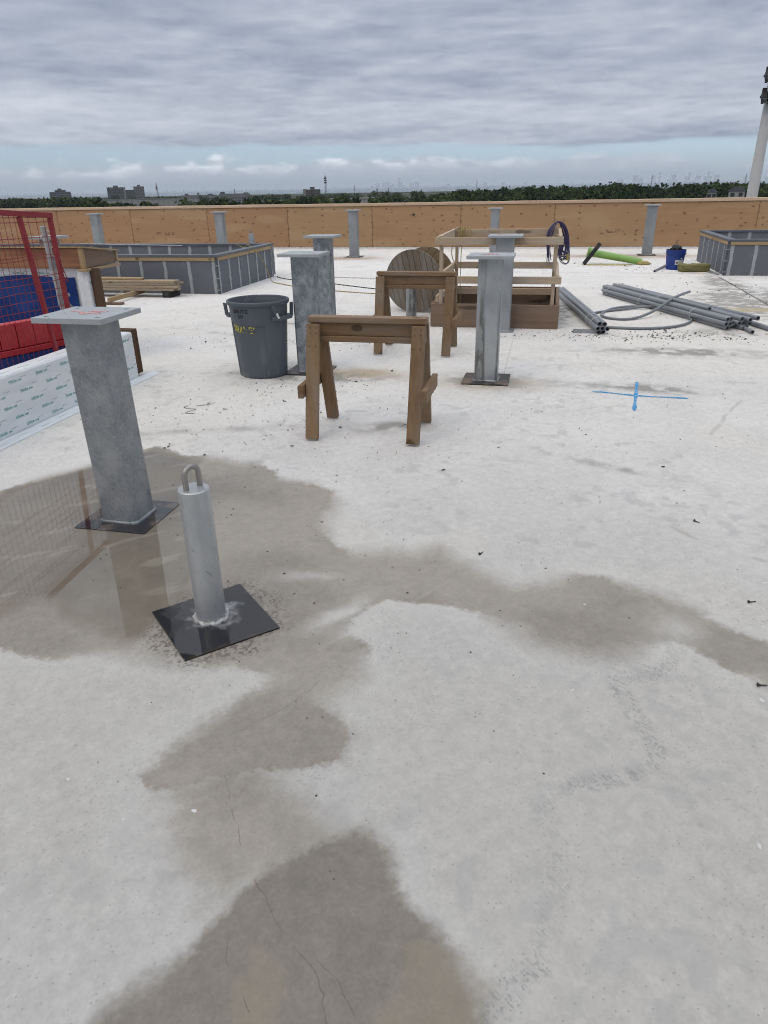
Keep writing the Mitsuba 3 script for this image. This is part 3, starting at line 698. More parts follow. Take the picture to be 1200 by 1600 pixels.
# ------------------------------------------------------------------ sawhorses
def sawhorse(x, y, label, rz=0.0):
    t = thing("sawhorse", label, "sawhorse", "brown timber sawhorses")
    M = lambda m: moved(m, (x, y, 0), rz)
    L = 0.41
    part(t, "top_board", M(beam((-L, 0, 0.790), (L, 0, 0.790), 0.094, 0.038)), "treated_light_x")
    part(t, "web_board", M(beam((-L + 0.01, 0, 0.726), (L - 0.01, 0, 0.726), 0.038, 0.088)), "treated_x")
    part(t, "bottom_board", M(beam((-L + 0.01, 0, 0.6615), (L - 0.01, 0, 0.6615), 0.089, 0.038)), "treated_x")
    for sx in (-1, 1):
        for sy in (-1, 1):
            top = np.array([sx * 0.3635, sy * 0.0680, 0.765]); foot = np.array([sx * 0.357, sy * 0.262, 0.012])
            up = np.array([0, sy * 0.968, 0.25])
            m = beam(foot, top, 0.089, 0.038, up)
            v = np.array(m.vertices); v[:, 2] = np.clip(v[:, 2], 0.0, 0.7685)
            part(t, "leg", M(trimesh.Trimesh(v, m.faces, process=False)), "treated_light_z" if sx * sy > 0 else "treated_z")
        part(t, "side_brace", M(beam((sx * 0.428, -0.245, 0.335), (sx * 0.428, 0.245, 0.335), 0.038, 0.089)), "treated_y")
    dots = []
    for sx in (-1, 1):
        for k in range(6):
            z = 0.745 - 0.035 * (k // 2) - 0.05 * (k // 4); yy = -(0.0680 + (0.765 - z) * 0.2576) - 0.0205
            dots.append(moved(extrude(Point(0, 0).buffer(0.0034, quad_segs=3), 0.0015).apply_transform(trimesh.transformations.rotation_matrix(math.pi / 2, [1, 0, 0])), (sx * 0.36 + (-0.02 if k % 2 else 0.022), yy, z)))
    part(t, "nail_heads", M(cat(dots)), "dark_steel", stuff=True)
    return t


sawhorse(-1.165, 4.705, "nearest brown timber sawhorse standing alone on the bare deck")
sawhorse(-1.316, 7.44, "farther brown timber sawhorse in front of the wooden cable reel", -0.8)

# ------------------------------------------------------------------ waste bin
def waste_bin():
    cx, cy = -2.575, 6.235
    t = thing("waste_bin", "open grey plastic waste bin with worn yellow lettering beside the blotchy column", "waste bin")
    H, NA = 0.69, 180
    face = math.radians(-104)

    def rad(z):
        return 0.222 + 0.046 * (z / H)
    zs = [0.0, 0.004, 0.012, 0.03] + list(np.linspace(0.05, H - 0.045, 66)) + [H - 0.04, H - 0.036]
    ang = np.arange(NA) * 2 * np.pi / NA
    v, f = [], []
    for z in zs:
        for a in ang:
            da = math.degrees((a - face + math.pi) % (2 * math.pi) - math.pi)
            r = rad(z) - 0.008 * max(0, 1 - z / 0.012) - 0.0
            lim = 0.515 - 0.028 * (1 / (1 + math.exp(-(da - 2) / 6)))            # the wavy top edge of the recessed panel
            for c in (0, 180):
                dc = abs((da - c + 180) % 360 - 180)
                inside = min(1, max(0, (lim - z) / 0.010)) * min(1, max(0, (48 - dc) / 2.0))
                r -= 0.013 * inside
            v.append((cx + r * math.cos(a), cy + r * math.sin(a), z))
    n = len(zs)
    for i in range(n - 1):
        for j in range(NA):
            a, b, c, d = i * NA + j, i * NA + (j + 1) % NA, (i + 1) * NA + (j + 1) % NA, (i + 1) * NA + j
            f += [(a, b, c), (a, c, d)]
    part(t, "body", trimesh.Trimesh(v, f, process=False), "grey_plastic", 50)
    part(t, "inner_wall", moved(lathe([(0.0, 0.02), (0.198, 0.02), (0.240, H - 0.08), (0.262, H - 0.02)], 64), (cx, cy, 0)), "grey_plastic", 40)
    rim = [(0.262, H - 0.02), (0.264, H - 0.004), (0.272, H + 0.004), (0.282, H), (0.285, H - 0.008), (0.283, H - 0.03), (0.276, H - 0.036), (0.264, H - 0.038)]
    part(t, "rim", moved(lathe(rim, 96), (cx, cy, 0)), "grey_plastic", 50)
    for side in (0, 1):
        a = math.radians(-104 + (88 if side == 0 else -92))
        R = np.array([[math.cos(a), -math.sin(a)], [math.sin(a), math.cos(a)]])     # local x points outwards
        outer = Polygon([(0.245, -0.125), (0.302, -0.095), (0.308, -0.06), (0.308, 0.06), (0.302, 0.095), (0.245, 0.125)]).buffer(0.006)
        inner = Polygon([(0.20, -0.10), (0.282, -0.075), (0.286, 0.075), (0.20, 0.10)])
        bar = extrude(outer.difference(inner), 0.032, H - 0.160)
        struts = [beam((0.290, s * 0.105, H - 0.145), (0.272, s * 0.142, H - 0.03), 0.014, 0.036, (1, 0, 0)) for s in (-1, 1)]
        m = cat([bar] + struts); vv = np.array(m.vertices); vv[:, :2] = vv[:, :2] @ R.T + [cx, cy]
        h = part(t, "handle", trimesh.Trimesh(vv, m.faces, process=False), "grey_plastic", 30)
        if side == 0:
            tag = beam((0.309, -0.110, H - 0.140), (0.299, -0.126, H - 0.092), 0.020, 0.003, (1, -0.5, 0.2), 0.0005); tv = np.array(tag.vertices); tv[:, :2] = tv[:, :2] @ R.T + [cx, cy]
            part(h, "paper_tag", trimesh.Trimesh(tv, tag.faces, process=False), "sticker_white")

    def wrap(text, height, z, centre, spread=1.0, bold=True, lift=0.0012, wobble=0.0, squash=1.0):
        m = meshkit.text_mesh(text, height, 0.0012, bold); m = m.subdivide_to_size(0.015) if hasattr(m, "subdivide_to_size") else m
        q = np.array(m.vertices); q[:, 0] -= (q[:, 0].min() + q[:, 0].max()) / 2; q[:, 0] *= spread
        q[:, 1] += wobble * np.sin(q[:, 0] * 40)
        out = []
        for x, y, zz in q:
            hz = z + y; a = centre + x / 0.262; r = rad(hz) + lift + zz
            out.append((cx + r * math.cos(a), cy + r * math.sin(a), hz))
        return trimesh.Trimesh(out, m.faces, process=False)
    part(t, "lettering", wrap("BRUTE", 0.030, 0.600, math.radians(-107), 1.25), "black_print", label="black moulded lettering reading BRUTE")
    part(t, "small_lettering", cat([wrap("II-IIII", 0.012, 0.572, math.radians(-107), 1.0), wrap("IIII-II", 0.010, 0.556, math.radians(-107), 1.0)]), "black_print")
    part(t, "painted_word", wrap("GRAVEL", 0.056, 0.425, math.radians(-108), 1.05, lift=-0.0114, wobble=0.006), "worn_yellow_paint", label="worn yellow hand lettering reading GRAVEL")
    return t


waste_bin()

# ------------------------------------------------------------------ timber guard rail round a roof opening
gr = thing("guard_rail", "weathered timber guard rail on a brown plank curb round a roof opening", "guard rail")
X0, X1, Y0, Y1 = -1.39, 0.165, 8.87, 10.58
part(gr, "curb_plank", bx(X0, X1 - 0.62, Y0 + 0.001, Y0 + 0.039, 0.0, 0.280), "dark_board_x")
part(gr, "curb_plank", bx(X1 - 0.617, X1, Y0, Y0 + 0.038, 0.0, 0.277), "dark_board_x")
part(gr, "curb_plank", bx(X0, X1, Y1 - 0.038, Y1, 0.0, 0.280), "dark_board_x")
part(gr, "curb_plank", bx(X0, X0 + 0.038, Y0 + 0.041, Y1 - 0.040, 0.0, 0.279), "dark_board_y")
part(gr, "curb_plank", bx(X1 - 0.038, X1, Y0 + 0.041, Y1 - 0.040, 0.0, 0.279), "dark_board_y")
PX = (-1.19, 0.045)
for x in (-1.275, 0.075):
    for y, front in ((Y0 + 0.085, 1), (Y1 - 0.085, 0)):
        part(gr, "post", bx(x - 0.019, x + 0.019, y - 0.044, y + 0.044, 0.02, 1.075 if not front else 1.06), "rail_z")
for z0, z1, a, b in ((0.957, 1.042, -1.345, 0.150), (0.520, 0.603, -1.335, 0.160)):
    part(gr, "front_rail", bx(a, b, Y0 + 0.001, Y0 + 0.039, z0, z1), "rail_x")
for z0, z1, b in ((0.958, 1.052, 0.11), (0.538, 0.625, 0.12), (0.190, 0.2745, 0.08)):
    part(gr, "rear_rail", bx(-1.25, b, Y1 - 0.127 - 0.038, Y1 - 0.129, z0, z1), "rail_x")
for x, sgn in ((-1.275, -1), (0.075, 1)):
    for z0, z1 in ((0.965, 1.052), (0.525, 0.61)) + (((0.285, 0.372),) if sgn < 0 else ()):
        xa = x + sgn * 0.021
        part(gr, "side_rail", bx(min(xa, xa + sgn * 0.038), max(xa, xa + sgn * 0.038), Y0 + 0.041, Y1 - 0.02, z0, z1), "rail_y")
part(gr, "cleat", bx(-1.115, -1.077, Y0 - 0.0405, Y0 - 0.0015, 0.0, 0.168), "rail_z")

rope = []
for k in range(5):
    xx = -1.27 + 0.035 * k + rng.uniform(-0.01, 0.01)
    drop = rng.uniform(0.10, 0.22)
    rope.append(tube(spline([(xx, Y1 - 0.05, 1.055 - drop), (xx + 0.012, Y1 - 0.075, 1.065), (xx + 0.02, Y1 - 0.12, 1.085), (xx + 0.03, Y1 - 0.18, 1.06), (xx + 0.035, Y1 - 0.195, 1.055 - drop * 0.8)], 24), 0.006, 6))
rope.append(tube(spline([(-1.19, Y1 - 0.19, 1.05), (-1.20, Y1 - 0.20, 0.8), (-1.205, Y1 - 0.195, 0.5), (-1.20, Y1 - 0.2, 0.1), (-1.2, Y1 - 0.21, -0.4)], 30), 0.005, 6))
rope.append(tube(spline([(-1.30, Y1 - 0.06, 1.04), (-1.335, Y1 - 0.07, 0.85), (-1.345, Y1 - 0.08, 0.7), (-1.31, Y1 - 0.08, 0.62), (-1.28, Y1 - 0.05, 0.7), (-1.27, Y1 - 0.04, 0.9)], 30), 0.006, 6))
single("yellow_rope_coil", cat(rope), "yellow_rope", "yellow rope looped over the rear left corner of the timber guard rail", "rope", smooth=True)

cable = []
for k in range(15):
    o = rng.uniform(-0.03, 0.03); q = rng.uniform(0, 0.12); w = rng.uniform(-0.035, 0.03)
    lo = 0.58 + 0.16 * rng.random()
    pts = [(0.00 + o, Y1 - 0.22, 0.74 - q), (-0.02 + o, Y1 - 0.205, 0.92), (0.02 + o, Y1 - 0.19, 1.075), (0.09, Y1 - 0.13, 1.125 + 0.02 * rng.random()), (0.16 + w, Y1 - 0.07, 1.075 + o), (0.215 + w, Y1 - 0.035, 0.93), (0.235 + w, Y1 - 0.03, 0.78), (0.215 + w * 1.4, Y1 - 0.03, lo), (0.165 + w, Y1 - 0.03, lo + 0.02), (0.150 + w, Y1 - 0.03, 0.80), (0.145 + w, Y1 - 0.03, 0.97)]
    cable.append(tube(spline(pts, 44), 0.0058, 6))
cc = thing("purple_cable_coil", "coiled purple extension cable hung on the rear right post of the timber guard rail", "extension cable")
part(cc, "cord", cat(cable), "purple_cable", True)
part(cc, "plug", cat([tube([(0.245, Y1 - 0.07, 0.72), (0.25, Y1 - 0.075, 0.64)], 0.022, 10)]), "yellow_rope", 40)

# ------------------------------------------------------------------ wooden cable reel
def reel():
    t = thing("cable_reel", "weathered empty wooden cable reel standing on edge behind the farther sawhorse", "cable reel")
    R = 0.414
    n = np.array([-0.22, -0.975, 0]); n /= np.linalg.norm(n)          # front face normal
    ex = np.array([0.975, -0.22, 0]); ez = np.array([0, 0, 1.0])
    c0 = np.array([-1.80, 9.96, R])

    def flange(centre, tilt, count, th, bsdf, name, holder, seed):
        r = random.Random(seed); w = 2 * R / count
        for k in range(count):
            strip = sbox(-R + k * w + 0.003, -R * 1.2, -R + (k + 1) * w - 0.003, R * 1.2)
            g = affinity.rotate(strip, tilt, origin=(0, 0)).intersection(Point(0, 0).buffer(R, quad_segs=24)).difference(Point(0, 0).buffer(0.035, quad_segs=6))
            for gg in getattr(g, "geoms", [g]):
                if gg.is_empty or gg.area < 1e-4: continue
                m = extrude(gg, th - r.uniform(0, 0.005)); v = np.array(m.vertices)
                part(holder, name, trimesh.Trimesh(centre + v[:, :1] * ex + v[:, 1:2] * ez + v[:, 2:3] * n, m.faces, process=False), bsdf)
    fr = part(t, "front_flange", lathe([(0.0, 0), (R * 0.985, 0), (R * 0.985, 0.024), (0, 0.024)], 64).apply_transform(np.vstack([np.c_[ex, ez, n, c0 - n * 0.026], [0, 0, 0, 1]])), "reel_back")
    flange(c0, 14, 10, 0.026, "reel_front", "plank", fr, 2)
    c1 = c0 - n * 0.50
    bk = part(t, "rear_flange", lathe([(0.0, 0), (R * 0.985, 0), (R * 0.985, 0.024), (0, 0.024)], 64).apply_transform(np.vstack([np.c_[ex, ez, n, c1 - n * 0.026], [0, 0, 0, 1]])), "reel_back")
    flange(c1, -38, 8, 0.024, "reel_back", "plank", bk, 3)
    part(t, "drum", tube([c0 - n * 0.026, c1 + n * 0.02], 0.20, 24), "reel_back", 40)
    return t


reel()

# ------------------------------------------------------------------ grey curbs with timber nailers
def grey_curb(x0, x1, y0, y1, label, seams_front, seams_side, side, corner_pipe=True):
    """Hollow rectangular curb; front wall at y0; side = the x of the side wall in view."""
    t = thing("roof_curb", label, "roof curb", "grey roof opening curbs")
    H, th = 0.60, 0.09
    walls = [("front_wall", (x0, x1, y0, y0 + th)), ("rear_wall", (x0, x1, y1 - th, y1)), ("side_wall", (x0, x0 + th, y0 + th + 0.002, y1 - th - 0.002)), ("side_wall", (x1 - th, x1, y0 + th + 0.002, y1 - th - 0.002))]
    keys = [part(t, nme, bx(a, b, c, d, 0.0, H, 0.004), "grey_board") for nme, (a, b, c, d) in walls]
    e = 0.012
    xl, xr = (x0, x1)
    part(t, "nailer", bx(x0 + 0.02, x1 - 0.02, y0 - 0.020, y0 - 0.002, 0.530, 0.588, 0.003), "pale_x")
    sx = side
    so = -1 if side == x0 else 1
    part(t, "nailer", bx(min(sx + so * 0.002, sx + so * 0.020), max(sx + so * 0.002, sx + so * 0.020), y0 + 0.02, y1 - 0.02, 0.530, 0.588, 0.003), "pale_y")
    o = 0.026
    ring = Polygon([(x0 - o, y0 - o), (x1 + o, y0 - o), (x1 + o, y1 + o), (x0 - o, y1 + o)], [[(x0 + th + o, y0 + th + o), (x1 - th - o, y0 + th + o), (x1 - th - o, y1 - th - o), (x0 + th + o, y1 - th - o)]])
    part(t, "cap_flashing", extrude(ring, 0.036, 0.5905), "curb_cap")

    def seam(px, py, normal, z0, z1, w):
        """A trowelled strip of sealant with uneven edges, 3 mm proud."""
        zs = np.linspace(z0, z1, 9); L = [(-w / 2 + rng.uniform(-0.007, 0.007), z) for z in zs]; Rr = [(w / 2 + rng.uniform(-0.007, 0.007), z) for z in zs[::-1]]
        m = extrude(Polygon(L + Rr), 0.003); v = np.array(m.vertices); nx, ny = normal
        return trimesh.Trimesh(np.stack([px + v[:, 0] * -ny + v[:, 2] * nx, py + v[:, 0] * nx + v[:, 2] * ny, v[:, 1]], -1), m.faces, process=False)
    for x in seams_front:
        part(keys[0], "sealant_strip", seam(x, y0 - 0.0005, (0, -1), 0.0, 0.528, 0.058), "joint_sealant")
        part(keys[1], "sealant_strip", seam(x + 0.1, y1 - th - 0.0005, (0, -1), 0.05, 0.588, 0.06), "joint_sealant")
    sk = keys[2] if side == x0 else keys[3]
    for y in seams_side:
        part(sk, "sealant_strip", seam(side + so * 0.0005, y, (so, 0), 0.0, 0.528, 0.05), "joint_sealant")
    if corner_pipe:
        p = thing("corner_conduit", "thin grey upright conduit strapped to the corner of the " + ("left" if so > 0 else "right") + " grey curb", "conduit")
        cx, cy = side + so * 0.018, y0 - 0.018
        part(p, "tube", tube([(cx, cy, 0.0), (cx, cy, 0.59)], 0.013, 10), "corner_tape", 40)
        for z in (0.06, 0.25, 0.45):
            part(p, "strap", bx(cx - 0.03, cx + 0.03, cy - 0.016, cy + 0.016, z, z + 0.014), "galv_far")
    return t


grey_curb(-13.2, -5.40, 11.45, 14.05, "large low grey roof curb at left with sealed joints and pale timber strip, behind the lumber stack", [-5.46 - 0.445 * k for k in range(17)], [11.52 + 0.42 * k for k in range(6)] + [13.97], -5.40)
grey_curb(3.18, 8.2, 14.65, 17.5, "grey roof curb at the right edge, beside the insulation slab", [3.25 + 0.40 * k for k in range(8)], [15.0 + 0.49 * k for k in range(5)] + [14.72], 3.18)

# ------------------------------------------------------------------ lumber stack on bearers
lum = thing("lumber_stack", "stack of pale sawn studs lying in front of the left grey curb", "lumber stack")
for layer in range(4):
    z = 0.1085 + layer * 0.0412
    for k in range(3 if layer < 3 else 2):
        y = 10.95 + k * 0.095 + rng.uniform(-0.022, 0.012); xr = -5.86 - rng.uniform(0, 0.13) - (0.04 if k else 0) - (0.0 if layer < 3 else 0.02)
        part(lum, "stud", bx(xr - 3.6, xr, y, y + 0.087, z, z + 0.0375, 0.004), "stud_pale" if (layer + k) % 2 else "stud_grey")
part(lum, "stud", bx(-9.5, -6.55, 11.0, 11.089, 0.1085 + 4 * 0.0412, 0.1085 + 4 * 0.0412 + 0.036), "pale_x")
brg = "bearers under the lumber"
b1 = single("bearer", beam((-6.66, 10.12, 0.0725), (-6.69, 11.30, 0.0725), 0.038, 0.070), "pale_y", "pale bearer board sticking out from under the lumber stack towards the camera", "bearer board", brg)
single("bearer_001", beam((-6.12, 10.95, 0.0545), (-6.12, 11.3, 0.0545), 0.14, 0.107), "black_rubber", "dark block under the right end of the lumber stack", "bearer block", brg)
single("bearer_002", bx(-6.80, -6.45, 10.13, 10.22, 0.0, 0.0365), "dark_board_x", "flat dark offcut under the tip of the pale bearer board", "bearer block", brg)
single("bearer_003", bx(-8.9, -8.75, 10.95, 11.3, 0.0, 0.107), "pale_y", "hidden bearer under the left part of the lumber stack", "bearer block", brg)

# ------------------------------------------------------------------ membrane clad opening at the left, with fence, bin and tarp
wl = thing("membrane_wall", "low wall wrapped in white membrane with rows of green print, left of the nearest column", "low wall")
AF, AT, ZT = -3.72, -3.90, 0.425
part(wl, "membrane_face", bx(AT, AF, 1.5, 5.935, 0.0, ZT, 0.012), "white_membrane", 40)
flap = Polygon([(AF - 0.004, 1.5), (-3.575, 1.5), (-3.58, 3.0), (-3.585, 3.9), (-3.60, 5.2), (-3.60, 6.11), (-3.70, 6.17), (-3.73, 5.93)])
part(wl, "membrane_flap", extrude(flap, 0.004, 0.001), "white_membrane")
part(wl, "end_stud", bx(-3.90, -3.725, 5.937, 6.030, 0.03, 0.44, 0.004), "stud_brown", label="dark brown timber end stud")


def print_rows(root, to3, rows, v0, v1, word=("Slide", "met"), h=0.021, step=0.295, seed=4):
    ms, faint = [], []
    r = random.Random(seed)
    A = meshkit.text_mesh(word[0], h, 0.0008, True); A.apply_scale([1.25, 1, 1]); B = meshkit.text_mesh(word[1], h * 0.8, 0.0008, True)
    ax = A.vertices[:, 0].max()
    for k, z in enumerate(rows):
        s = v0 + (k * 0.095) % step
        while s < v1:
            for m, off in ((A, 0), (B, ax + 0.012)):
                q = np.array(m.vertices); ms.append(trimesh.Trimesh(to3(s + q[:, 0] + off, z + q[:, 1], q[:, 2]), m.faces, process=False))
            s2 = s + step * 0.55
            bar = np.array(trimesh.creation.box((0.06, 0.004, 0.0008)).vertices)
            faint.append(trimesh.Trimesh(to3(s2 + bar[:, 0], z + 0.03 + bar[:, 1] + r.uniform(-0.01, 0.01), bar[:, 2] + 0.0004), trimesh.creation.box().faces, process=False))
            s += step
    part(root, "printed_words", cat(ms), "green_print", label="green printed words")
    part(root, "printed_lines", cat(faint), "faint_print")


print_rows(wl, lambda s, z, d: np.stack([AF + 0.0006 + d, s, z], -1), (0.360, 0.275, 0.19, 0.105, 0.03), 1.6, 5.78)
tl = [trimesh.Trimesh(np.array(trimesh.creation.box((0.004, 0.11, 0.0008)).vertices) + [-3.66 + 0.02 * (k % 2), 1.8 + 0.24 * k, 0.0058], trimesh.creation.box().faces, process=False) for k in range(17)]
tl += [trimesh.Trimesh(np.array(trimesh.creation.box((0.004, 0.12, 0.0008)).vertices) + [-3.80, 1.9 + 0.22 * k, ZT + 0.0008], trimesh.creation.box().faces, process=False) for k in range(18)]
part(wl, "flap_lines", cat(tl), "faint_print")

hw = thing("coped_wall", "higher white membrane wall with sloping timber coping behind the red fence panel", "wall")
part(hw, "membrane_face", bx(-10, -4.557, 6.50, 6.62, 0.0, 0.922, 0.004), "white_membrane")
part(hw, "membrane_return", bx(-4.555, -4.432, 6.46, 6.60, 0.0, 0.922, 0.010), "white_membrane", 40)
part(hw, "end_stud", bx(-4.43, -4.335, 6.50, 6.538, 0.0, 0.922), "stud_brown")
part(hw, "coping_front", bx(-10, -4.472, 6.432, 6.450, 0.926, 1.112), "red_plywood")
part(hw, "corner_batten", bx(-4.470, -4.425, 6.424, 6.462, 0.924, 1.116), "pale_z")
tri = Polygon([(6.464, 0.926), (6.99, 0.945), (6.99, 1.038), (6.464, 1.112)])
m = extrude(tri, 0.018); v = np.array(m.vertices)
part(hw, "coping_end", trimesh.Trimesh(np.stack([-4.448 + v[:, 2], v[:, 0], v[:, 1]], -1), m.faces[:, ::-1], process=False), "dark_board_y")
part(hw, "corner_batten", bx(-4.455, -4.415, 6.992, 7.02, 0.94, 1.045), "pale_z")
m = extrude(Polygon([(6.41, 1.119), (7.03, 1.046), (7.03, 1.058), (6.41, 1.131)]), 5.62); v = np.array(m.vertices)
part(hw, "coping_top", trimesh.Trimesh(np.stack([-10.02 + v[:, 2], v[:, 0], v[:, 1]], -1), m.faces[:, ::-1], process=False), "pale_x")
part(hw, "edge_strip", bx(-4.50, -4.405, 6.404, 7.03, 0.900, 0.9225), "pale_y")
print_rows(hw, lambda s, z, d: np.stack([-4.4314 + d, s, z], -1), (0.78, 0.66, 0.54), 6.475, 6.5, seed=9)
print_rows(hw, lambda s, z, d: np.stack([s, 6.4994 - d, z], -1), (0.865,), -6.2, -4.75, seed=10)

# blue tarp hung on that wall
gx = np.linspace(-8.2, -4.60, 60); gz = np.linspace(0.03, 0.845, 18)
XX, ZZ = np.meshgrid(gx, gz)
YY = 6.486 - 0.012 * meshkit.fbm(np.stack([XX * 2.2, ZZ * 3.5, 0 * XX], -1), 4, seed=6)
ZZ2 = ZZ + (ZZ > 0.8) * 0.012 * np.sin(XX * 7)
V = np.stack([XX, YY, ZZ2], -1).reshape(-1, 3); i, j = np.meshgrid(np.arange(17), np.arange(59), indexing="ij"); q = np.stack([i * 60 + j, i * 60 + j + 1, (i + 1) * 60 + j + 1, (i + 1) * 60 + j], -1).reshape(-1, 4)
V2 = V + [0, 0.004, 0]
single("blue_tarpaulin", trimesh.Trimesh(np.vstack([V, V2]), np.vstack([q[:, [0, 1, 2]], q[:, [0, 2, 3]], q[:, [2, 1, 0]] + len(V), q[:, [3, 2, 0]] + len(V)]), process=False), "blue_tarp", "blue tarpaulin covering the white wall behind the red fence panel", "tarpaulin", smooth=True)

# red boarded panel standing in the opening
rb = thing("boarded_panel", "red panel of upright boards with a blue lower band, standing behind the low membrane wall", "panel")
P0, P1 = np.array([-4.81, 3.30]), np.array([-4.045, 5.46]); dv = (P1 - P0) / np.linalg.norm(P1 - P0); nv = np.array([dv[1], -dv[0]])
LEN = float(np.linalg.norm(P1 - P0))


def along(s, o, z):
    return (*(P0 + dv * s + nv * o), z)


def bin_box(s0, s1, o0, o1, z0, z1, b=0.003):
    c = np.array(along((s0 + s1) / 2, (o0 + o1) / 2, (z0 + z1) / 2)); R = np.eye(3); R[:2, 0] = dv; R[:2, 1] = nv
    return hull_box(np.array([(s1 - s0) / 2, (o1 - o0) / 2, (z1 - z0) / 2]), b, c, R)


part(rb, "core", bin_box(0, LEN, -0.11, -0.03, 0.02, 0.648), "red_paint")
nb = 15
for k in range(nb):
    part(rb, "side_board", bin_box(LEN * k / nb + 0.004, LEN * (k + 1) / nb - 0.004, -0.026, 0.0 - rng.uniform(0, 0.004), 0.452, 0.6495), "red_paint")
part(rb, "lower_rail", bin_box(0, LEN, -0.027, 0.010, 0.398, 0.444), "red_paint")
part(rb, "base_band", bin_box(0, LEN, -0.025, 0.004, 0.02, 0.392), "blue_paint", label="blue lower band")

# red fence panel leaning on the wall, and its prop
fe = thing("fence_panel", "red tubular fence panel filled with wire mesh, behind the low white wall at left", "fence panel")
FA = -3.935
ztop = lambda y: 1.461 + 0.07 * (5.378 - y)
part(fe, "top_rail", beam((FA, 2.9, ztop(2.9) - 0.02), (FA, 5.40, ztop(5.40) - 0.02), 0.038, 0.040), "red_tube")
part(fe, "upright", beam((FA, 5.378, 0.05), (FA, 5.378, ztop(5.378) - 0.041), 0.034, 0.034, (1, 0, 0)), "red_tube")
part(fe, "upright", beam((FA, 5.155, 0.05), (FA, 5.02, ztop(5.02) - 0.042), 0.034, 0.034, (1, 0, 0)), "red_tube")
part(fe, "upright", beam((FA, 2.92, 0.05), (FA, 2.92, ztop(2.92) - 0.042), 0.034, 0.034, (1, 0, 0)), "red_tube")
part(fe, "bottom_rail", beam((FA, 2.9, 0.03), (FA, 5.40, 0.03), 0.034, 0.034), "red_tube")
wires = []
for z in (1.43, 1.40, 1.285, 1.25, 1.155, 1.13, 1.005, 0.955, 0.895, 0.83, 0.76):
    ys = np.linspace(2.92, 5.378, 14); wires.append(tube([(FA + 0.006, y, z + 0.055 * (5.2 - y) * 0.4 + rng.uniform(-0.006, 0.006)) for y in ys], 0.0029, 5, False))
y = 2.98
while y < 5.36:
    wires.append(tube([(FA + 0.003, y + rng.uniform(-0.004, 0.004), z) for z in np.linspace(0.06, ztop(y) - 0.04, 6)], 0.0020, 5, False)); y += 0.060 if y < 5.0 else 0.09
part(fe, "wire_mesh", cat(wires), "red_tube", True, stuff=True)
part(fe, "wire_tie", tube(spline([(FA + 0.02, 5.32, 1.10), (FA + 0.04, 5.34, 1.0), (FA + 0.045, 5.39, 0.93), (FA + 0.03, 5.38, 1.02), (FA + 0.02, 5.36, 1.10)], 20), 0.004, 6), "red_tube", True)
pr = thing("prop_tube", "grey metal prop tube with clamps leaning beside the red fence panel", "prop tube")
q0, q1 = np.array([-4.02, 5.48, 0.05]), np.array([-4.02, 5.385, 1.36])
part(pr, "tube", tube([q0, q1], 0.024, 16), "alu_tube", 40)
for s in (0.79, 0.56):
    c = q0 + (q1 - q0) * s
    k = part(pr, "clamp", tube([c - [0, 0, 0.05], c + [0, 0, 0.05]], 0.029, 14), "galv_far", 40)
    part(k, "clamp_lever", cat([beam(c + [0.03, 0.01, -0.01], c + [0.05, 0.075, -0.085], 0.02, 0.012), beam(c + [0.03, 0.0, 0.03], c + [0.055, 0.05, 0.03], 0.024, 0.024)]), "galv_far")

# ------------------------------------------------------------------ conduits
def bundle(pn, pf, r, label, group, count=7, straps=(0.1, 0.5, 0.9), strap_mat="white_strap", turn=0.0, jig=0.05):
    t = thing("conduit_bundle", label, "conduit bundle", group)
    pn, pf = np.array([*pn, 0.0]), np.array([*pf, 0.0]); a = (pf - pn) / np.linalg.norm(pf - pn); s = np.array([a[1], -a[0], 0])
    offs = [(0, r * (1 + math.sqrt(3)))] + [(2 * r * math.cos(k * math.pi / 3), r * (1 + math.sqrt(3)) + 2 * r * math.sin(k * math.pi / 3)) for k in range(6)]
    for ox, oz in offs[:count]:
        sh = rng.uniform(-jig, jig)
        c0, c1 = pn + s * ox + [0, 0, oz] + a * sh, pf + s * ox + [0, 0, oz] + a * sh
        part(t, "conduit_pipe", pipe(c0, c1, r * 0.985), "grey_conduit", 40)
    for f in straps:
        c = pn + (pf - pn) * f; hexr = 3.08 * r
        ring = [c + s * hexr * math.cos(k * math.pi / 12) * 0.99 + np.array([0, 0, r * (1 + math.sqrt(3)) + min(hexr, 2.80 * r) * math.sin(k * math.pi / 12)]) for k in range(25)]
        part(t, "strap", tube(ring, 0.005, 6, False), strap_mat, True)
    return t


gB = "strapped bundles of grey conduit"
bundle((0.66, 8.60), (0.22, 11.70), 0.0262, "bundle of seven grey conduits beside the right side of the timber guard rail", gB, straps=(0.10, 0.19), turn=0.2)
labels_key = [k for k in labels if k.startswith("conduit_bundle")][0]
bundle((2.12, 9.06), (0.90, 11.95), 0.0275, "left one of the two long conduit bundles lying side by side at right", gB, straps=(0.22, 0.62, 0.93))
bundle((2.30, 9.08), (1.08, 12.15), 0.0275, "right one of the two long conduit bundles lying side by side at right", gB, straps=(0.22, 0.58, 0.90))
gC = "loose grey conduits"
single("loose_conduit", pipe((2.44, 9.14, 0.128), (1.40, 11.65, 0.105), 0.0275), "grey_conduit", "single long conduit lying across the top of the right bundles", "conduit", gC, 40)
single("loose_conduit_001", pipe((1.98, 9.55, 0.166), (1.55, 10.55, 0.166), 0.024), "grey_conduit", "short conduit lying on the bundles under the single long one", "conduit", gC, 40)
single("loose_conduit_002", pipe((2.60, 8.90, 0.03), (2.22, 10.2, 0.03), 0.0275), "grey_conduit", "conduit on the deck at the right of the bundles, cut by the photo edge", "conduit", gC, 40)
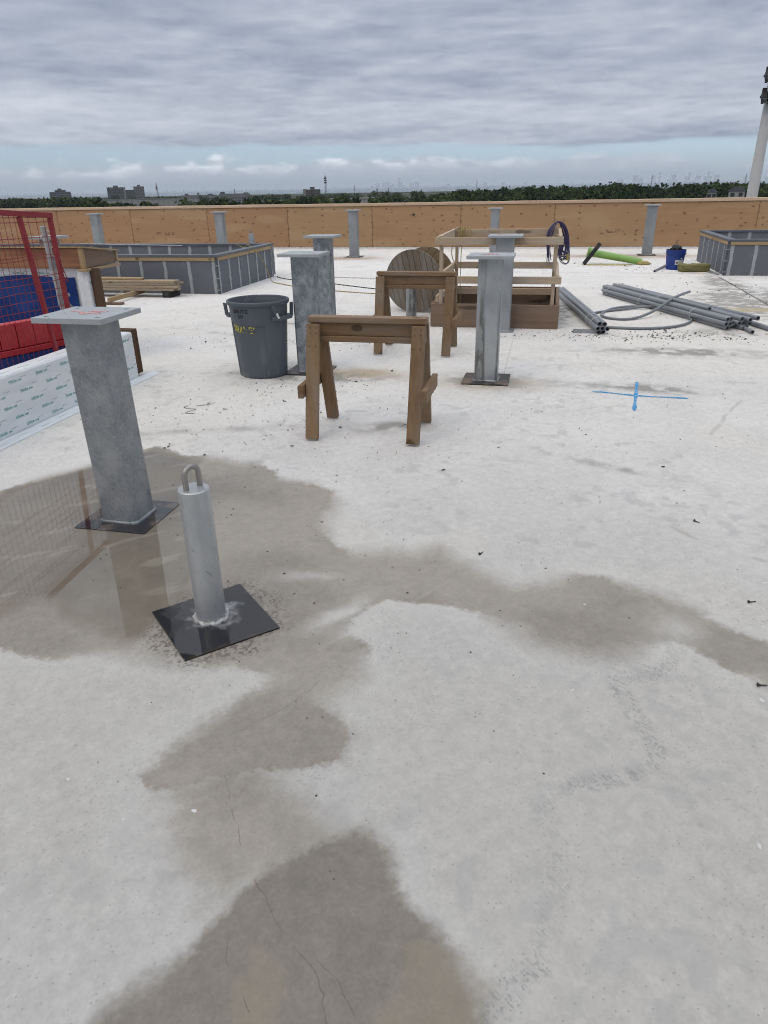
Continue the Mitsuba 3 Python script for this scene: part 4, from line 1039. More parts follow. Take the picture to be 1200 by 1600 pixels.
single("loose_conduit_003", pipe((2.33, 8.83, 0.024), (2.19, 9.9, 0.03), 0.022), "grey_conduit", "thin conduit end lying beside the open ends of the right bundle", "conduit", gC, 40)
single("loose_conduit_004", pipe((2.02, 15.15, 0.022), (2.46, 16.5, 0.022), 0.022), "grey_conduit", "thin offcut pipe on the deck left of the blue bucket", "conduit", gC, 40)
coil = [(0.60, 9.93, 0.018), (0.76, 10.16, 0.018), (1.05, 10.38, 0.02), (1.28, 10.50, 0.03), (1.50, 10.50, 0.05), (1.58, 10.20, 0.02)]
coil2 = [(0.60, 9.02, 0.017), (0.85, 8.97, 0.017), (1.12, 8.95, 0.017), (1.42, 9.05, 0.017), (1.66, 9.28, 0.017), (1.80, 9.62, 0.02), (1.79, 9.98, 0.03)]
coil3 = [(1.42, 10.56, 0.03), (1.20, 10.66, 0.017), (0.98, 10.52, 0.017), (0.80, 10.20, 0.017), (0.735, 9.92, 0.017), (0.80, 9.66, 0.017), (0.99, 9.58, 0.017), (1.20, 9.72, 0.03), (1.42, 9.96, 0.09), (1.64, 10.28, 0.175), (1.82, 10.60, 0.20), (1.95, 10.85, 0.20)]
single("flexible_hose", cat([tube(spline(coil3, 90), 0.017, 10)]), "grey_hose", "grey flexible hose bent in a loop, its end resting over the conduit bundles", "hose", "grey flexible hoses", True)
single("flexible_hose_001", cat([tube(spline(coil2, 70), 0.017, 10)]), "grey_hose", "grey flexible hose curving on the deck in front of the other hose loop", "hose", "grey flexible hoses", True)
single("flexible_hose_002", cat([tube(spline(coil[:5], 50), 0.016, 10)]), "grey_hose", "grey flexible hose running from the single bundle behind the hose loop", "hose", "grey flexible hoses", True)
single("steel_channel", cat([bx(0.34, 0.60, 8.66, 8.666, 0, 0.035, 0.001), bx(0.34, 0.60, 8.667, 8.72, 0.0, 0.004, 0.001), bx(0.34, 0.60, 8.721, 8.727, 0, 0.035, 0.001)]), "galv_far", "short galvanized channel offcut beside the open end of the single conduit bundle", "steel offcut")

# ------------------------------------------------------------------ lime pipe, bucket, insulation
gp = thing("lime_pipe", "lime green pipe with flared end tilting out of a yellow foam patch, near the parapet", "pipe")
e0, e1 = np.array([1.93, 16.62, 0.055]), np.array([0.80, 16.70, 0.245])
ax = (e1 - e0) / np.linalg.norm(e1 - e0)
Rm = frame(ax)
prof = [(0.060, 0.0), (0.066, 0.0), (0.076, 1.0), (0.088, 1.06), (0.118, 1.13), (0.127, 1.142), (0.120, 1.15), (0.080, 1.08), (0.069, 1.0), (0.056, 0.02)]
m = lathe(prof, 28)
part(gp, "flared_pipe", trimesh.Trimesh(np.array(m.vertices) @ Rm.T + e0, m.faces, process=False), "lime_pipe", 35)
fm = trimesh.creation.icosphere(3, 1.0); v = np.array(fm.vertices); v *= (0.75 + 0.5 * meshkit.fbm(v * 3 + 5, 4, seed=2))[:, None]
v = v * [0.15, 0.10, 0.06] + [1.96, 16.60, 0.02]; v[:, 2] = np.maximum(v[:, 2], -0.01)
part(gp, "foam_collar", trimesh.Trimesh(v, fm.faces, process=False), "yellow_foam", True)
fl = trimesh.creation.icosphere(3, 1.0); v = np.array(fl.vertices); v *= (0.8 + 0.4 * meshkit.fbm(v * 3 + 1, 3, seed=4))[:, None]
v = v * [0.52, 0.085, 0.012] + [1.22, 16.50, 0.004]
part(gp, "foam_spill", trimesh.Trimesh(v, fl.faces, process=False), "yellow_foam", True)
single("rubber_strip", beam((0.735, 16.46, 0.02), (1.035, 16.44, 0.44), 0.035, 0.085, (-0.8, 0, 0.55), 0.012), "black_rubber", "stiff black rubber strip leaning across the lime green pipe", "rubber strip")

bk = thing("bucket", "blue plastic bucket with a white label, standing beside the insulation slab", "bucket")
BX, BY = 2.455, 15.72
part(bk, "body", moved(lathe([(0.0, 0.0), (0.148, 0.0), (0.152, 0.004), (0.178, 0.285), (0.190, 0.288), (0.190, 0.30), (0.180, 0.302), (0.181, 0.322), (0.191, 0.325), (0.191, 0.34), (0.183, 0.342), (0.185, 0.36), (0.195, 0.364), (0.195, 0.372), (0.182, 0.372), (0.150, 0.02), (0.0, 0.02)], 48), (BX, BY, 0)), "blue_bucket", 40)


def on_bucket(a0, a1, z0, z1, dr_=0.0012):
    aa = np.radians(np.linspace(a0, a1, 12)); v = []
    for z in (z0, z1):
        r = 0.152 + 0.026 * (z - 0.004) / 0.281
        for o in (dr_, -0.001):
            v += [(BX + (r + o) * math.cos(a), BY + (r + o) * math.sin(a), z) for a in aa]
    f = []; n = 12
    for j in range(n - 1):
        for (p, q) in ((0, 2), (2, 3), (3, 1), (1, 0)):
            a, b, c, d = p * n + j, p * n + j + 1, q * n + j + 1, q * n + j; f += [(a, b, c), (a, c, d)]
    return trimesh.Trimesh(v, f, process=False)


lb = part(bk, "paper_label", on_bucket(-96, -36, 0.095, 0.19), "sticker_white")
part(lb, "printed_block", cat([on_bucket(-88, -78, 0.118, 0.150, 0.0022), on_bucket(-72, -46, 0.165, 0.172, 0.0022), on_bucket(-70, -50, 0.145, 0.151, 0.0022)]), "black_print")
part(bk, "small_label", on_bucket(-62, -50, 0.205, 0.225), "sticker_white")
part(bk, "carry_wire", tube(spline([(BX - 0.192, BY, 0.315), (BX - 0.15, BY - 0.13, 0.28), (BX, BY - 0.196, 0.255), (BX + 0.15, BY - 0.13, 0.28), (BX + 0.192, BY, 0.315)], 30), 0.003, 6), "dark_steel", True)
rg = trimesh.creation.icosphere(3, 1.0); v = np.array(rg.vertices); v *= (0.65 + 0.7 * meshkit.fbm(v * 2.2 + 8, 4, seed=12))[:, None]
single("dark_rag", trimesh.Trimesh(v * [0.11, 0.10, 0.085] + [BX + 0.0, BY + 0.02, 0.375], rg.faces, process=False), "black_rubber", "dark crumpled rag stuffed in the top of the blue bucket", "rag", smooth=True)

iw = hull_box(np.array([0.265, 0.13, 0.068]), 0.02, np.zeros(3), np.eye(3)).subdivide().subdivide().subdivide()
v = np.array(iw.vertices); v += (meshkit.fbm(v * 12 + 3, 4, seed=5)[:, None] - 0.5) * 0.05 * np.sign(v); v[:, 2] = np.maximum(v[:, 2], -0.068)
single("insulation_slab", moved(trimesh.Trimesh(v, iw.faces, process=False), (2.76, 15.33, 0.069), 8), "mineral_wool", "olive brown mineral wool slab on the deck between the blue bucket and the right curb", "insulation slab", smooth=50)
single("flat_offcut", cat([beam((3.02, 15.75, 0.012), (3.10, 14.75, 0.012), 0.05, 0.02), beam((2.97, 15.65, 0.012), (3.02, 14.95, 0.012), 0.02, 0.02)]), "galv_far", "thin metal strips lying along the foot of the right curb", "metal offcut")

# ------------------------------------------------------------------ cords on the deck
yc = spline([(-5.95, 13.6, 0.64), (-5.62, 13.3, 0.645), (-5.46, 13.1, 0.64), (-5.36, 13.1, 0.55), (-5.28, 13.3, 0.28), (-5.15, 13.2, 0.05), (-4.95, 12.95, 0.008), (-4.5, 12.55, 0.007), (-3.7, 12.05, 0.007), (-3.1, 11.80, 0.007), (-2.5, 11.62, 0.007), (-1.9, 11.55, 0.007)], 120)
single("extension_cord", tube(yc, 0.0075, 6), "yellow_rope", "yellow extension cord trailing from the top of the left curb across the deck", "extension cord", smooth=True)
single("extension_cord_001", tube(spline([(-5.3, 13.95, 0.008), (-4.95, 13.55, 0.007), (-4.2, 13.12, 0.007), (-3.5, 12.68, 0.007), (-2.85, 12.25, 0.007), (-2.1, 11.86, 0.007), (-1.4, 11.6, 0.007)], 90), 0.009, 6), "dark_blue_cable", "dark blue extension cord running over the deck behind the columns to the reel", "extension cord", smooth=True)
single("extension_cord_002", tube(spline([(-4.6, 13.95, 0.005), (-3.9, 13.86, 0.005), (-3.2, 13.8, 0.005), (-2.3, 13.85, 0.005)], 40), 0.005, 5), "grey_cable", "thin grey cord lying straight on the deck beyond the dark blue cord", "extension cord", smooth=True)
single("string_line", tube([(-9.6, 13.95, 0.632), (-8.4, 13.7, 0.633), (-7.0, 13.4, 0.634)], 0.006, 5), "white_strap", "pale string lying across the left part of the large grey curb", "string")


# ------------------------------------------------------------------ blue spray cross
def strip(pts, w, z=0.004, seed=1):
    r = random.Random(seed); p = spline([(*q, 0) for q in pts], 26)[:, :2]; d = np.gradient(p, axis=0); d /= np.linalg.norm(d, axis=1, keepdims=True); nrm = np.stack([-d[:, 1], d[:, 0]], 1)
    ph = r.random() * 6
    ww = np.array([w * (0.9 + 0.25 * math.sin(k * 0.55 + ph) + 0.08 * r.random()) * (0.35 if k in (0, len(p) - 1) else 1) for k in range(len(p))])[:, None] / 2
    return Polygon(np.vstack([p + nrm * ww, (p - nrm * ww)[::-1]])).buffer(0)


cr = strip([(0.44, 6.042), (0.62, 6.01), (0.80, 5.962), (1.0, 5.95), (1.184, 5.938)], 0.034, seed=3).union(strip([(0.837, 6.425), (0.80, 6.1), (0.774, 5.894), (0.729, 5.522)], 0.027, seed=4))
setting("paint_cross", cat([extrude(g, 0.0012, 0.002) for g in getattr(cr, "geoms", [cr])]), "blue_spray", label="bright blue sprayed layout cross on the bare deck")

# ------------------------------------------------------------------ small debris
def screw(x, y, rz, L=0.042):
    m = cat([tube([(0, 0, 0.004), (L, 0, 0.004)], [0.0032, 0.0018], 8), tube([(-0.004, 0, 0.006), (0.0015, 0, 0.0055)], [0.0075, 0.004], 10)])
    return moved(m, (x, y, 0.0006), rz)


for x, y, rz, lab in ((-0.216, 2.974, 65, "dark screw lying just beyond the damp streak, below the pale streaky column"), (0.837, 3.538, -45, "dark screw on the bare deck at right, between the blue cross and the damp streak"),
                      (0.921, 2.758, 20, "dark screw at the right photo edge above the damp streak"), (0.823, 2.191, 10, "dark screw at the right photo edge below the damp streak"),
                      (-2.458, 5.049, 15, "dark screw on the deck in front of the waste bin"), (-2.06, 5.35, -20, "small dark screw between the nearest sawhorse and the waste bin")):
    single("loose_screw", screw(x, y, rz, 0.030), "dark_steel", lab, "screw", "loose screws on the deck", 40)
single("bent_wire", cat([tube(spline([(-2.80, 5.10, 0.004), (-2.74, 5.02, 0.004), (-2.68, 5.0, 0.006), (-2.72, 4.93, 0.004), (-2.64, 4.90, 0.004)], 24), 0.002, 6), tube(spline([(-2.72, 5.12, 0.004), (-2.66, 5.14, 0.004), (-2.6, 5.2, 0.01)], 12), 0.002, 6)]), "dark_steel", "piece of bent tie wire on the deck left of the nearest sawhorse", "wire", smooth=True)

V, F = [], []
tet = trimesh.creation.icosahedron(); tv, tf = np.array(tet.vertices), np.array(tet.faces)


def crumb(x, y, s):
    k = len(V) * 12
    q = tv * nr.uniform(0.5, 1.2, (12, 1)) * [s * nr.uniform(0.6, 1.8), s, s * 0.55]
    a = nr.uniform(0, 6.28); c, sn = math.cos(a), math.sin(a)
    V.append(np.stack([q[:, 0] * c - q[:, 1] * sn + x, q[:, 0] * sn + q[:, 1] * c + y, q[:, 2] + s * 0.4], -1)); F.append(tf + k)


for cx, cy, sx, sy, n, s0, s1 in ((-2.3, 4.9, 0.9, 0.9, 170, 0.003, 0.007), (-1.2, 4.6, 1.1, 1.2, 110, 0.003, 0.007), (-2.1, 6.0, 0.7, 0.5, 120, 0.004, 0.008), (0.4, 5.5, 1.4, 1.6, 70, 0.003, 0.006), (-0.2, 3.0, 1.6, 1.0, 70, 0.002, 0.004), (-1.6, 2.7, 0.9, 0.6, 60, 0.002, 0.005),
                                  (-0.3, 1.7, 0.9, 0.5, 60, 0.0012, 0.0028), (1.4, 8.6, 0.9, 0.35, 260, 0.004, 0.011), (0.2, 8.45, 0.9, 0.2, 120, 0.004, 0.009), (-3.2, 8.0, 1.2, 1.2, 60, 0.004, 0.010), (2.2, 12.5, 1.5, 1.5, 60, 0.005, 0.014), (1.7, 15.9, 1.0, 0.8, 60, 0.006, 0.015), (-1.22, 2.2, 0.26, 0.26, 90, 0.0012, 0.003)):
    for k in range(n):
        x, y = nr.normal(cx, sx * 0.6), nr.normal(cy, sy * 0.6)
        if -1.36 < x < 0.13 and 8.85 < y < 10.6: continue
        if y > 0.8 and abs(x) < 8: crumb(x, y, nr.uniform(s0, s1) * (1 if nr.random() < 0.93 else 1.8))
setting("debris", trimesh.Trimesh(np.vstack(V), np.vstack(F), process=False), "debris_dark", "stuff", label="dark grit, chips and crumbs strewn over the deck")
WV = []
for k in range(26):
    x, y = nr.uniform(-1.8, 1.4), nr.uniform(1.2, 5.2); s = nr.uniform(0.004, 0.010) * (0.6 + 0.15 * y)
    WV.append(moved(trimesh.Trimesh(tv * nr.uniform(0.6, 1.2, (12, 1)) * [s * 1.6, s, s * 0.12], tf, process=False), (x, y, 0.001), nr.uniform(0, 360)))
setting("plaster_flecks", cat(WV), "sticker_white", "stuff", label="white plaster flecks on the deck")

# ------------------------------------------------------------------ the land beyond, 16 m below
matte("land", lambda p, n, uv: mix((0.045, 0.065, 0.030), (0.12, 0.115, 0.095), smoothstep(0.45, 0.7, fbm(p.x * 0.01, p.y * 0.01, 2, octaves=4))))
mat("lake_water", (0.06, 0.10, 0.13), 0.25, spec=0.5)
matte("leaf_dark", lambda p, n, uv: mix((0.024, 0.046, 0.018), (0.085, 0.125, 0.042), smoothstep(0.25, 0.8, 0.55 * noise(p.x * 0.11, p.y * 0.11, 3) + 0.45 * fbm(p.x * 0.35, p.y * 0.35, p.z * 0.5, octaves=3))))
matte("leaf_mid", lambda p, n, uv: mix((0.032, 0.055, 0.024), (0.095, 0.135, 0.046), smoothstep(0.25, 0.8, 0.55 * noise(p.x * 0.10, p.y * 0.10, 3) + 0.45 * fbm(p.x * 0.3, p.y * 0.3, p.z * 0.5, octaves=3))))
matte("bark", (0.06, 0.05, 0.04))
GZ = -16.0
far = 33000.0
setting("ground", trimesh.Trimesh(np.array([[-far, -far, GZ], [far, -far, GZ], [far, 2700, GZ], [-far, 2700, GZ]]), [[0, 1, 2], [0, 2, 3]], process=False), "land")
setting("lake", trimesh.Trimesh(np.array([[-far, 2700, GZ - 0.4], [far, 2700, GZ - 0.4], [far, far, GZ - 0.4], [-far, far, GZ - 0.4]]), [[0, 1, 2], [0, 2, 3]], process=False), "lake_water")


def at(phi, D):
    a = math.radians(phi); return np.array([D * math.sin(a), D * math.cos(a)])


# faint skyline of towers on the far side of the lake
sk = []
for c, w, n, hm in ((-11.4, 2.4, 16, 130), (8.1, 3.4, 20, 190), (4.2, 0.6, 3, 100), (-5, 4, 5, 70), (14, 2, 4, 80)):
    for k in range(n):
        a = c + w * (nr.random() - 0.5) * 1.6; p = at(a, nr.uniform(27600, 28400)); s = nr.uniform(45, 85); h = 55 + hm * 0.9 * nr.random() ** 1.8
        sk.append(moved(bx(-s, s, -s * 0.7, s * 0.7, GZ - 1, GZ + h, 0), (p[0], p[1], 0), nr.uniform(0, 90)))
for a, h in ((-11.35, 290), (7.1, 300), (10.2, 290), (9.0, 270)):
    p = at(a, 27800); sk.append(moved(cat([bx(-32, 32, -32, 32, GZ - 1, GZ + h * 0.6, 0), bx(-22, 22, -22, 22, GZ + h * 0.6, GZ + h, 0)]), (p[0], p[1], 0)))
matte("far_tower", (0.09, 0.10, 0.12))
setting("far_skyline", cat(sk), "far_tower", "stuff", label="faint hazy city skyline across the lake")


# trees: tapered trunk, limbs, crown of many leaf clumps with gaps
def crown_mesh(h, w, seed, leaves=240, leaf=0.7):
    r = np.random.default_rng(seed); nl = 9
    lob = np.stack([r.normal(0, w * 0.22, nl), r.normal(0, w * 0.22, nl), h * (0.42 + 0.45 * r.random(nl))], -1); lr = w * r.uniform(0.16, 0.30, nl)
    k = r.integers(0, nl, leaves); d = r.normal(size=(leaves, 3)); d /= np.linalg.norm(d, axis=1, keepdims=True)
    c = lob[k] + d * (lr[k] * r.uniform(0.45, 1.05, leaves))[:, None] * [1, 1, 0.9]
    a = r.normal(size=(leaves, 3)); a /= np.linalg.norm(a, axis=1, keepdims=True); b = np.cross(a, r.normal(size=(leaves, 3))); b /= np.linalg.norm(b, axis=1, keepdims=True)
    s = leaf * r.uniform(0.6, 1.3, (leaves, 1))
    v = np.stack([c - a * s - b * s * 0.7, c + a * s - b * s * 0.5, c + a * s * 0.8 + b * s * 0.8, c - a * s * 0.7 + b * s * 0.6], 1).reshape(-1, 3)
    i = np.arange(leaves)[:, None] * 4
    return v, np.vstack([i + [0, 1, 2], i + [0, 2, 3]])


def trunk_mesh(h, w, seed):
    r = np.random.default_rng(seed)
    ms = [tube([(0, 0, 0), (0.1, 0, h * 0.3), (0, 0.1, h * 0.75)], [h * 0.022, h * 0.017, h * 0.005], 7)]
    for k in range(4):
        a = r.uniform(0, 6.28); ms.append(tube([(0, 0, h * 0.3), (w * 0.16 * math.cos(a), w * 0.16 * math.sin(a), h * 0.5), (w * 0.28 * math.cos(a), w * 0.28 * math.sin(a), h * 0.68)], [h * 0.012, h * 0.008, h * 0.003], 5))
    return cat(ms)


def mass(name, spots, mat_, label):
    VV, FF, TT, n = [], [], [], 0
    for k, (x, y, h, w) in enumerate(spots):
        v, f = crown_mesh(h, w, 100 + k, 300, 0.80)
        v = v + [x, y, GZ]; VV.append(v); FF.append(f + n); n += len(v)
        if k % 3 == 0:
            tm = trunk_mesh(h, w, k); TT.append(tm.apply_translation([x, y, GZ]))
    for tm in TT:
        VV.append(np.array(tm.vertices)); FF.append(np.array(tm.faces) + n); n += len(tm.vertices)
    setting(name, trimesh.Trimesh(np.vstack(VV), np.vstack(FF), process=False), mat_, "stuff", label=label)


def top_right(phi):
    """Height of the wood's top line, metres above the ground."""
    return float(np.interp(phi, [-10.5, -8.5, -6.5, -3.5, -1, 2, 5, 6.9, 7.5, 8.3, 9.5, 12, 16], [11.2, 13.2, 14.6, 15.3, 15.9, 16.4, 16.6, 15.6, 14.0, 15.9, 16.5, 15.9, 16.0]))


spots = []
for k in range(330):
    phi = rng.uniform(-10.5, 17); D = rng.uniform(380, 640)
    p = at(phi, D); h = 17.6 - (17.6 - top_right(phi)) * D / 450 - rng.uniform(0, 2.4) ** 1.3
    spots.append((p[0], p[1], max(6, h * 1.04), rng.uniform(9, 15)))
mass("woods", spots, "leaf_dark", "dark green wood beyond the parapet at the right")
spots = []
for k in range(150):
    phi = rng.uniform(-46, -33.0); D = rng.uniform(560, 900)
    p = at(phi, D); h = 17.5 - 2.2 * D / 600 - rng.uniform(0, 1.8)
    spots.append((p[0], p[1], max(6, h), rng.uniform(8, 13)))
for k in range(120):
    phi = rng.uniform(-34, -11); D = rng.uniform(300, 420)
    p = at(phi, D); h = (17.4 - 4.2 * D / 350 - rng.uniform(0, 1.8)) * 1.12
    if -29.5 < phi < -27.6 or -14.5 < phi < -13.4: h -= 1.5
    spots.append((p[0], p[1], max(4, h), rng.uniform(6, 10)))
for k in range(90):
    phi = rng.uniform(-34, -10.5); D = rng.uniform(950, 1500)
    p = at(phi, D); spots.append((p[0], p[1], max(5, (17.3 - 0.0076 * D - rng.uniform(0, 1.6)) * 1.08), rng.uniform(11, 17)))
mass("treeline", spots, "leaf_mid", "line of green trees in front of the far buildings at the left")
tg = "single trees on the skyline"
for phi, D, h, w, lab in ((-25.6, 560, 14.6, 10, "round dark tree standing just right of the leaning crane mast"), (-29.0, 800, 13.4, 12, "dark tree just left of the twin apartment towers"), (-31.6, 900, 14.2, 14, "broad tree between the terraced block and the twin towers"), (-30.6, 900, 13.6, 14, "second broad tree between the terraced block and the twin towers"),
                          (-26.9, 700, 13.0, 9, "tree right beside the right edge of the twin towers"), (-13.15, 620, 15.6, 7, "small round tree standing above the long pale warehouse roof"), (-9.6, 640, 15.2, 9, "tree clump rising at the right end of the long pale warehouse"), (-10.2, 640, 14.6, 8, "lower tree at the right end of the long pale warehouse"),
                          (-12.8, 560, 10.2, 11, "round tree in front of the long pale warehouse"), (-11.3, 560, 10.6, 13, "broad tree in front of the right part of the long pale warehouse"), (-12.2, 900, 14.3, 11, "tree beside the pair of small brick buildings")):
    t = thing("tree", lab, "tree", tg); p = at(phi, D)
    v, f = crown_mesh(h, w, int(abs(phi) * 100), 420, 0.5)
    part(t, "crown", trimesh.Trimesh(v + [p[0], p[1], GZ], f, process=False), "leaf_dark")
    part(t, "trunk", trunk_mesh(h, w, 5).apply_translation([p[0], p[1], GZ]), "bark")

# far buildings
def bmat(name, c):
    return matte(name, lambda p, n, uv: mi.Color3f(c) * (0.9 + 0.2 * fbm(p.x * 0.2, p.y * 0.2, p.z * 0.4)))


bmat("tower_dark", (0.105, 0.105, 0.115)); bmat("tower_light", (0.30, 0.28, 0.27)); bmat("block_grey", (0.12, 0.13, 0.145)); bmat("white_cladding", (0.42, 0.42, 0.41)); bmat("brick_brown", (0.17, 0.13, 0.115)); bmat("concrete_grey", (0.24, 0.245, 0.25))
mat("dark_glass", (0.03, 0.035, 0.045), 0.2)


def local_box(c, ax, x0, x1, y0, y1, z0, z1):
    """A box in a frame at c whose x axis makes the angle ax with the world x axis."""
    return moved(bx(x0, x1, y0, y1, z0, z1, 0), (c[0], c[1], GZ), ax)


def slab_tower(label, phi0, phi1, D, h, wallm, bands, group, roof=True, pale_edge=None, cols=9):
    p, q = at(phi0, D), at(phi1, D); c = (p + q) / 2; W = float(np.linalg.norm(q - p)); ax = math.degrees(math.atan2(q[1] - p[1], q[0] - p[0]))
    t = thing("apartment_tower", label, "apartment building", group)
    wk = part(t, "wall", local_box(c, ax, -W / 2, W / 2, 0, 16, -0.5, h), wallm)
    n = max(3, int(h / 3.0))
    for k in range(cols):
        x = -W / 2 + W * (k + 0.5) / cols
        part(t, "balcony_stack", cat([local_box(c, ax, x - W / cols * 0.30, x + W / cols * 0.30, -1.3, -0.1, 3 * f + 0.2, 3 * f + 1.3) for f in range(1, n)] + [local_box(c, ax, x + W / cols * 0.34, x + W / cols * 0.5, -1.6, -0.08, 0.2, h - 0.4)]), bands)
    for f in range(1, n):
        part(wk, "window_row", local_box(c, ax, -W / 2 + 1, W / 2 - 1, -0.06, 0.05, 3 * f + 1.35, 3 * f + 2.75), "dark_glass")
    if roof:
        part(t, "roof_house", local_box(c, ax, -W * 0.12, W * 0.15, 4, 12, h, h + 3.2), wallm)
    if pale_edge is not None:
        part(t, "end_wall", local_box(c, ax, W / 2 * pale_edge - 2, W / 2 * pale_edge + 2, -1.4, 14, -0.5, h + 0.6), "tower_light")
    return t


ga = "apartment blocks on the horizon"
slab_tower("left half of the twin dark apartment towers with a pale end wall", -32.17, -31.02, 1760, 27.0, "tower_dark", "block_grey", ga, pale_edge=1.0)
slab_tower("right half of the twin dark apartment towers, stepped and higher at its right", -31.0, -30.3, 1790, 21.5, "tower_dark", "block_grey", ga, roof=False, cols=6)
slab_tower("right end section of the twin apartment towers, with a round roof house", -30.4, -29.68, 1830, 28.5, "tower_dark", "tower_light", ga, cols=5)
slab_tower("mid height brown apartment block at the foot of the lattice mast", -18.35, -17.15, 1100, 16.2, "tower_dark", "brick_brown", ga, cols=7, pale_edge=-0.96)
t = thing("terraced_block", "dark stepped apartment block at the far left of the skyline", "apartment building", ga)
for k, (a0, a1, z1) in enumerate(((-35.9, -34.55, 19.5), (-35.55, -34.85, 22.5), (-35.35, -35.1, 24.8))):
    p, q = at(a0, 1400), at(a1, 1400); c = (p + q) / 2; W = float(np.linalg.norm(q - p)); ax = math.degrees(math.atan2(q[1] - p[1], q[0] - p[0]))
    wk = part(t, "storey_block", local_box(c, ax, -W / 2, W / 2, k * 3, 22, -0.5, z1 - 0.03 * k), "block_grey")
    part(t, "balcony_slab", cat([local_box(c, ax, -W / 2 - 0.8, W / 2 + 0.8, k * 3 - 1.4, k * 3 - 0.04, 3 * f, 3 * f + 0.9) for f in range(1 if k == 0 else int(19.5 / 3), int(z1 / 3))]), "concrete_grey")
    part(wk, "window_row", cat([local_box(c, ax, -W / 2 + 1, W / 2 - 1, k * 3 - 0.05, k * 3 + 0.06, 3 * f + 1.1, 3 * f + 2.7) for f in range(1 if k == 0 else int(19.5 / 3), int(z1 / 3))]), "dark_glass")


def low_building(name, label, phi0, phi1, D, h, m_, group, category, parapets=True, bays=8, depth=20, windows=True, boxes=()):
    p, q = at(phi0, D), at(phi1, D); c = (p + q) / 2; W = float(np.linalg.norm(q - p)); ax = math.degrees(math.atan2(q[1] - p[1], q[0] - p[0]))
    t = thing(name, label, category, group)
    wk = part(t, "wall", local_box(c, ax, -W / 2, W / 2, 0, depth, -0.5, h), m_)
    part(t, "roof_edge", local_box(c, ax, -W / 2 - 0.2, W / 2 + 0.2, -0.25, -0.02, h - 0.5, h + 0.25), "concrete_grey")
    for k in range(bays + 1):
        x = -W / 2 + W * k / bays; part(t, "wall_joint", local_box(c, ax, x - 0.18, x + 0.18, -0.14, -0.015, 0, h - 0.55), "concrete_grey")
    if windows:
        for f in range(1, max(2, int(h / 3))):
            for k in range(bays):
                x = -W / 2 + W * (k + 0.5) / bays
                part(wk, "window", local_box(c, ax, x - W / bays * 0.3, x + W / bays * 0.3, -0.06, 0.05, 3 * f - 1.9, 3 * f - 0.4), "dark_glass")
    for (f0, f1, bh) in boxes:
        part(t, "roof_unit", local_box(c, ax, -W / 2 + W * f0, -W / 2 + W * f1, 4, 10, h, h + bh), "block_grey")
    return t


low_building("low_apartment_block", "long low grey apartment block, left of two, on the skyline", -27.2, -24.7, 1030, 12.0, "concrete_grey", "low grey blocks", "apartment building", bays=10, boxes=((0.1, 0.2, 2), (0.45, 0.5, 3), (0.75, 0.9, 1.5)))
low_building("low_apartment_block", "long low grey apartment block with a thin roof mast, right of two, on the skyline", -24.55, -22.3, 1030, 12.8, "concrete_grey", "low grey blocks", "apartment building", bays=10, boxes=((0.05, 0.2, 2.5), (0.5, 0.52, 6), (0.8, 0.95, 1.5)))
low_building("warehouse", "long pale flat roofed warehouse behind trees, below the twin towers", -33.8, -26.0, 750, 11.2, "white_cladding", "pale warehouses", "warehouse", bays=22, depth=40, windows=False)
low_building("warehouse", "long pale flat roofed warehouse at the middle of the skyline, ending at the wood", -17.0, -8.1, 610, 9.6, "white_cladding", "pale warehouses", "warehouse", bays=26, depth=40, windows=False)
low_building("small_brick_building", "small brown building with a chimney above the middle warehouse, left of two", -13.35, -12.55, 930, 12.2, "brick_brown", "small brown buildings", "building", bays=4, boxes=((0.45, 0.55, 4.0), (0.1, 0.35, 1.5)))
low_building("small_brick_building", "small brown building with a chimney above the middle warehouse, right of two", -12.35, -11.8, 930, 10.8, "brick_brown", "small brown buildings", "building", bays=3, boxes=((0.4, 0.5, 5.5), (0.2, 0.7, 1.5)))


def house(phi, D, w, hw, hr, label):
    t = thing("house", label, "house", "pale houses among the trees"); p = at(phi, D); ax = -phi
    part(t, "wall", local_box(p, ax, -w / 2, w / 2, 0, 8, -0.5, hw), "white_cladding")
    m = extrude(Polygon([(-w / 2 - 0.5, hw), (w / 2 + 0.5, hw), (w / 2 - 1.5, hw + hr), (-w / 2 + 1.5, hw + hr)]), 9); v = np.array(m.vertices)
    part(t, "roof", moved(trimesh.Trimesh(np.stack([v[:, 0], v[:, 2] - 0.5, v[:, 1]], -1), m.faces, process=False), (p[0], p[1], GZ), ax), "block_grey")
    for k in (-0.25, 0.25):
        part(t, "window", local_box(p, ax, w * k - 0.8, w * k + 0.8, -0.06, 0.05, hw - 2.3, hw - 0.8), "dark_glass")


house(12.15, 372, 6.5, 13.3, 1.6, "white house gable showing through the wood just left of the floodlight pole")
house(10.6, 374, 4.0, 12.9, 1.3, "small pale house half hidden in the wood at right")


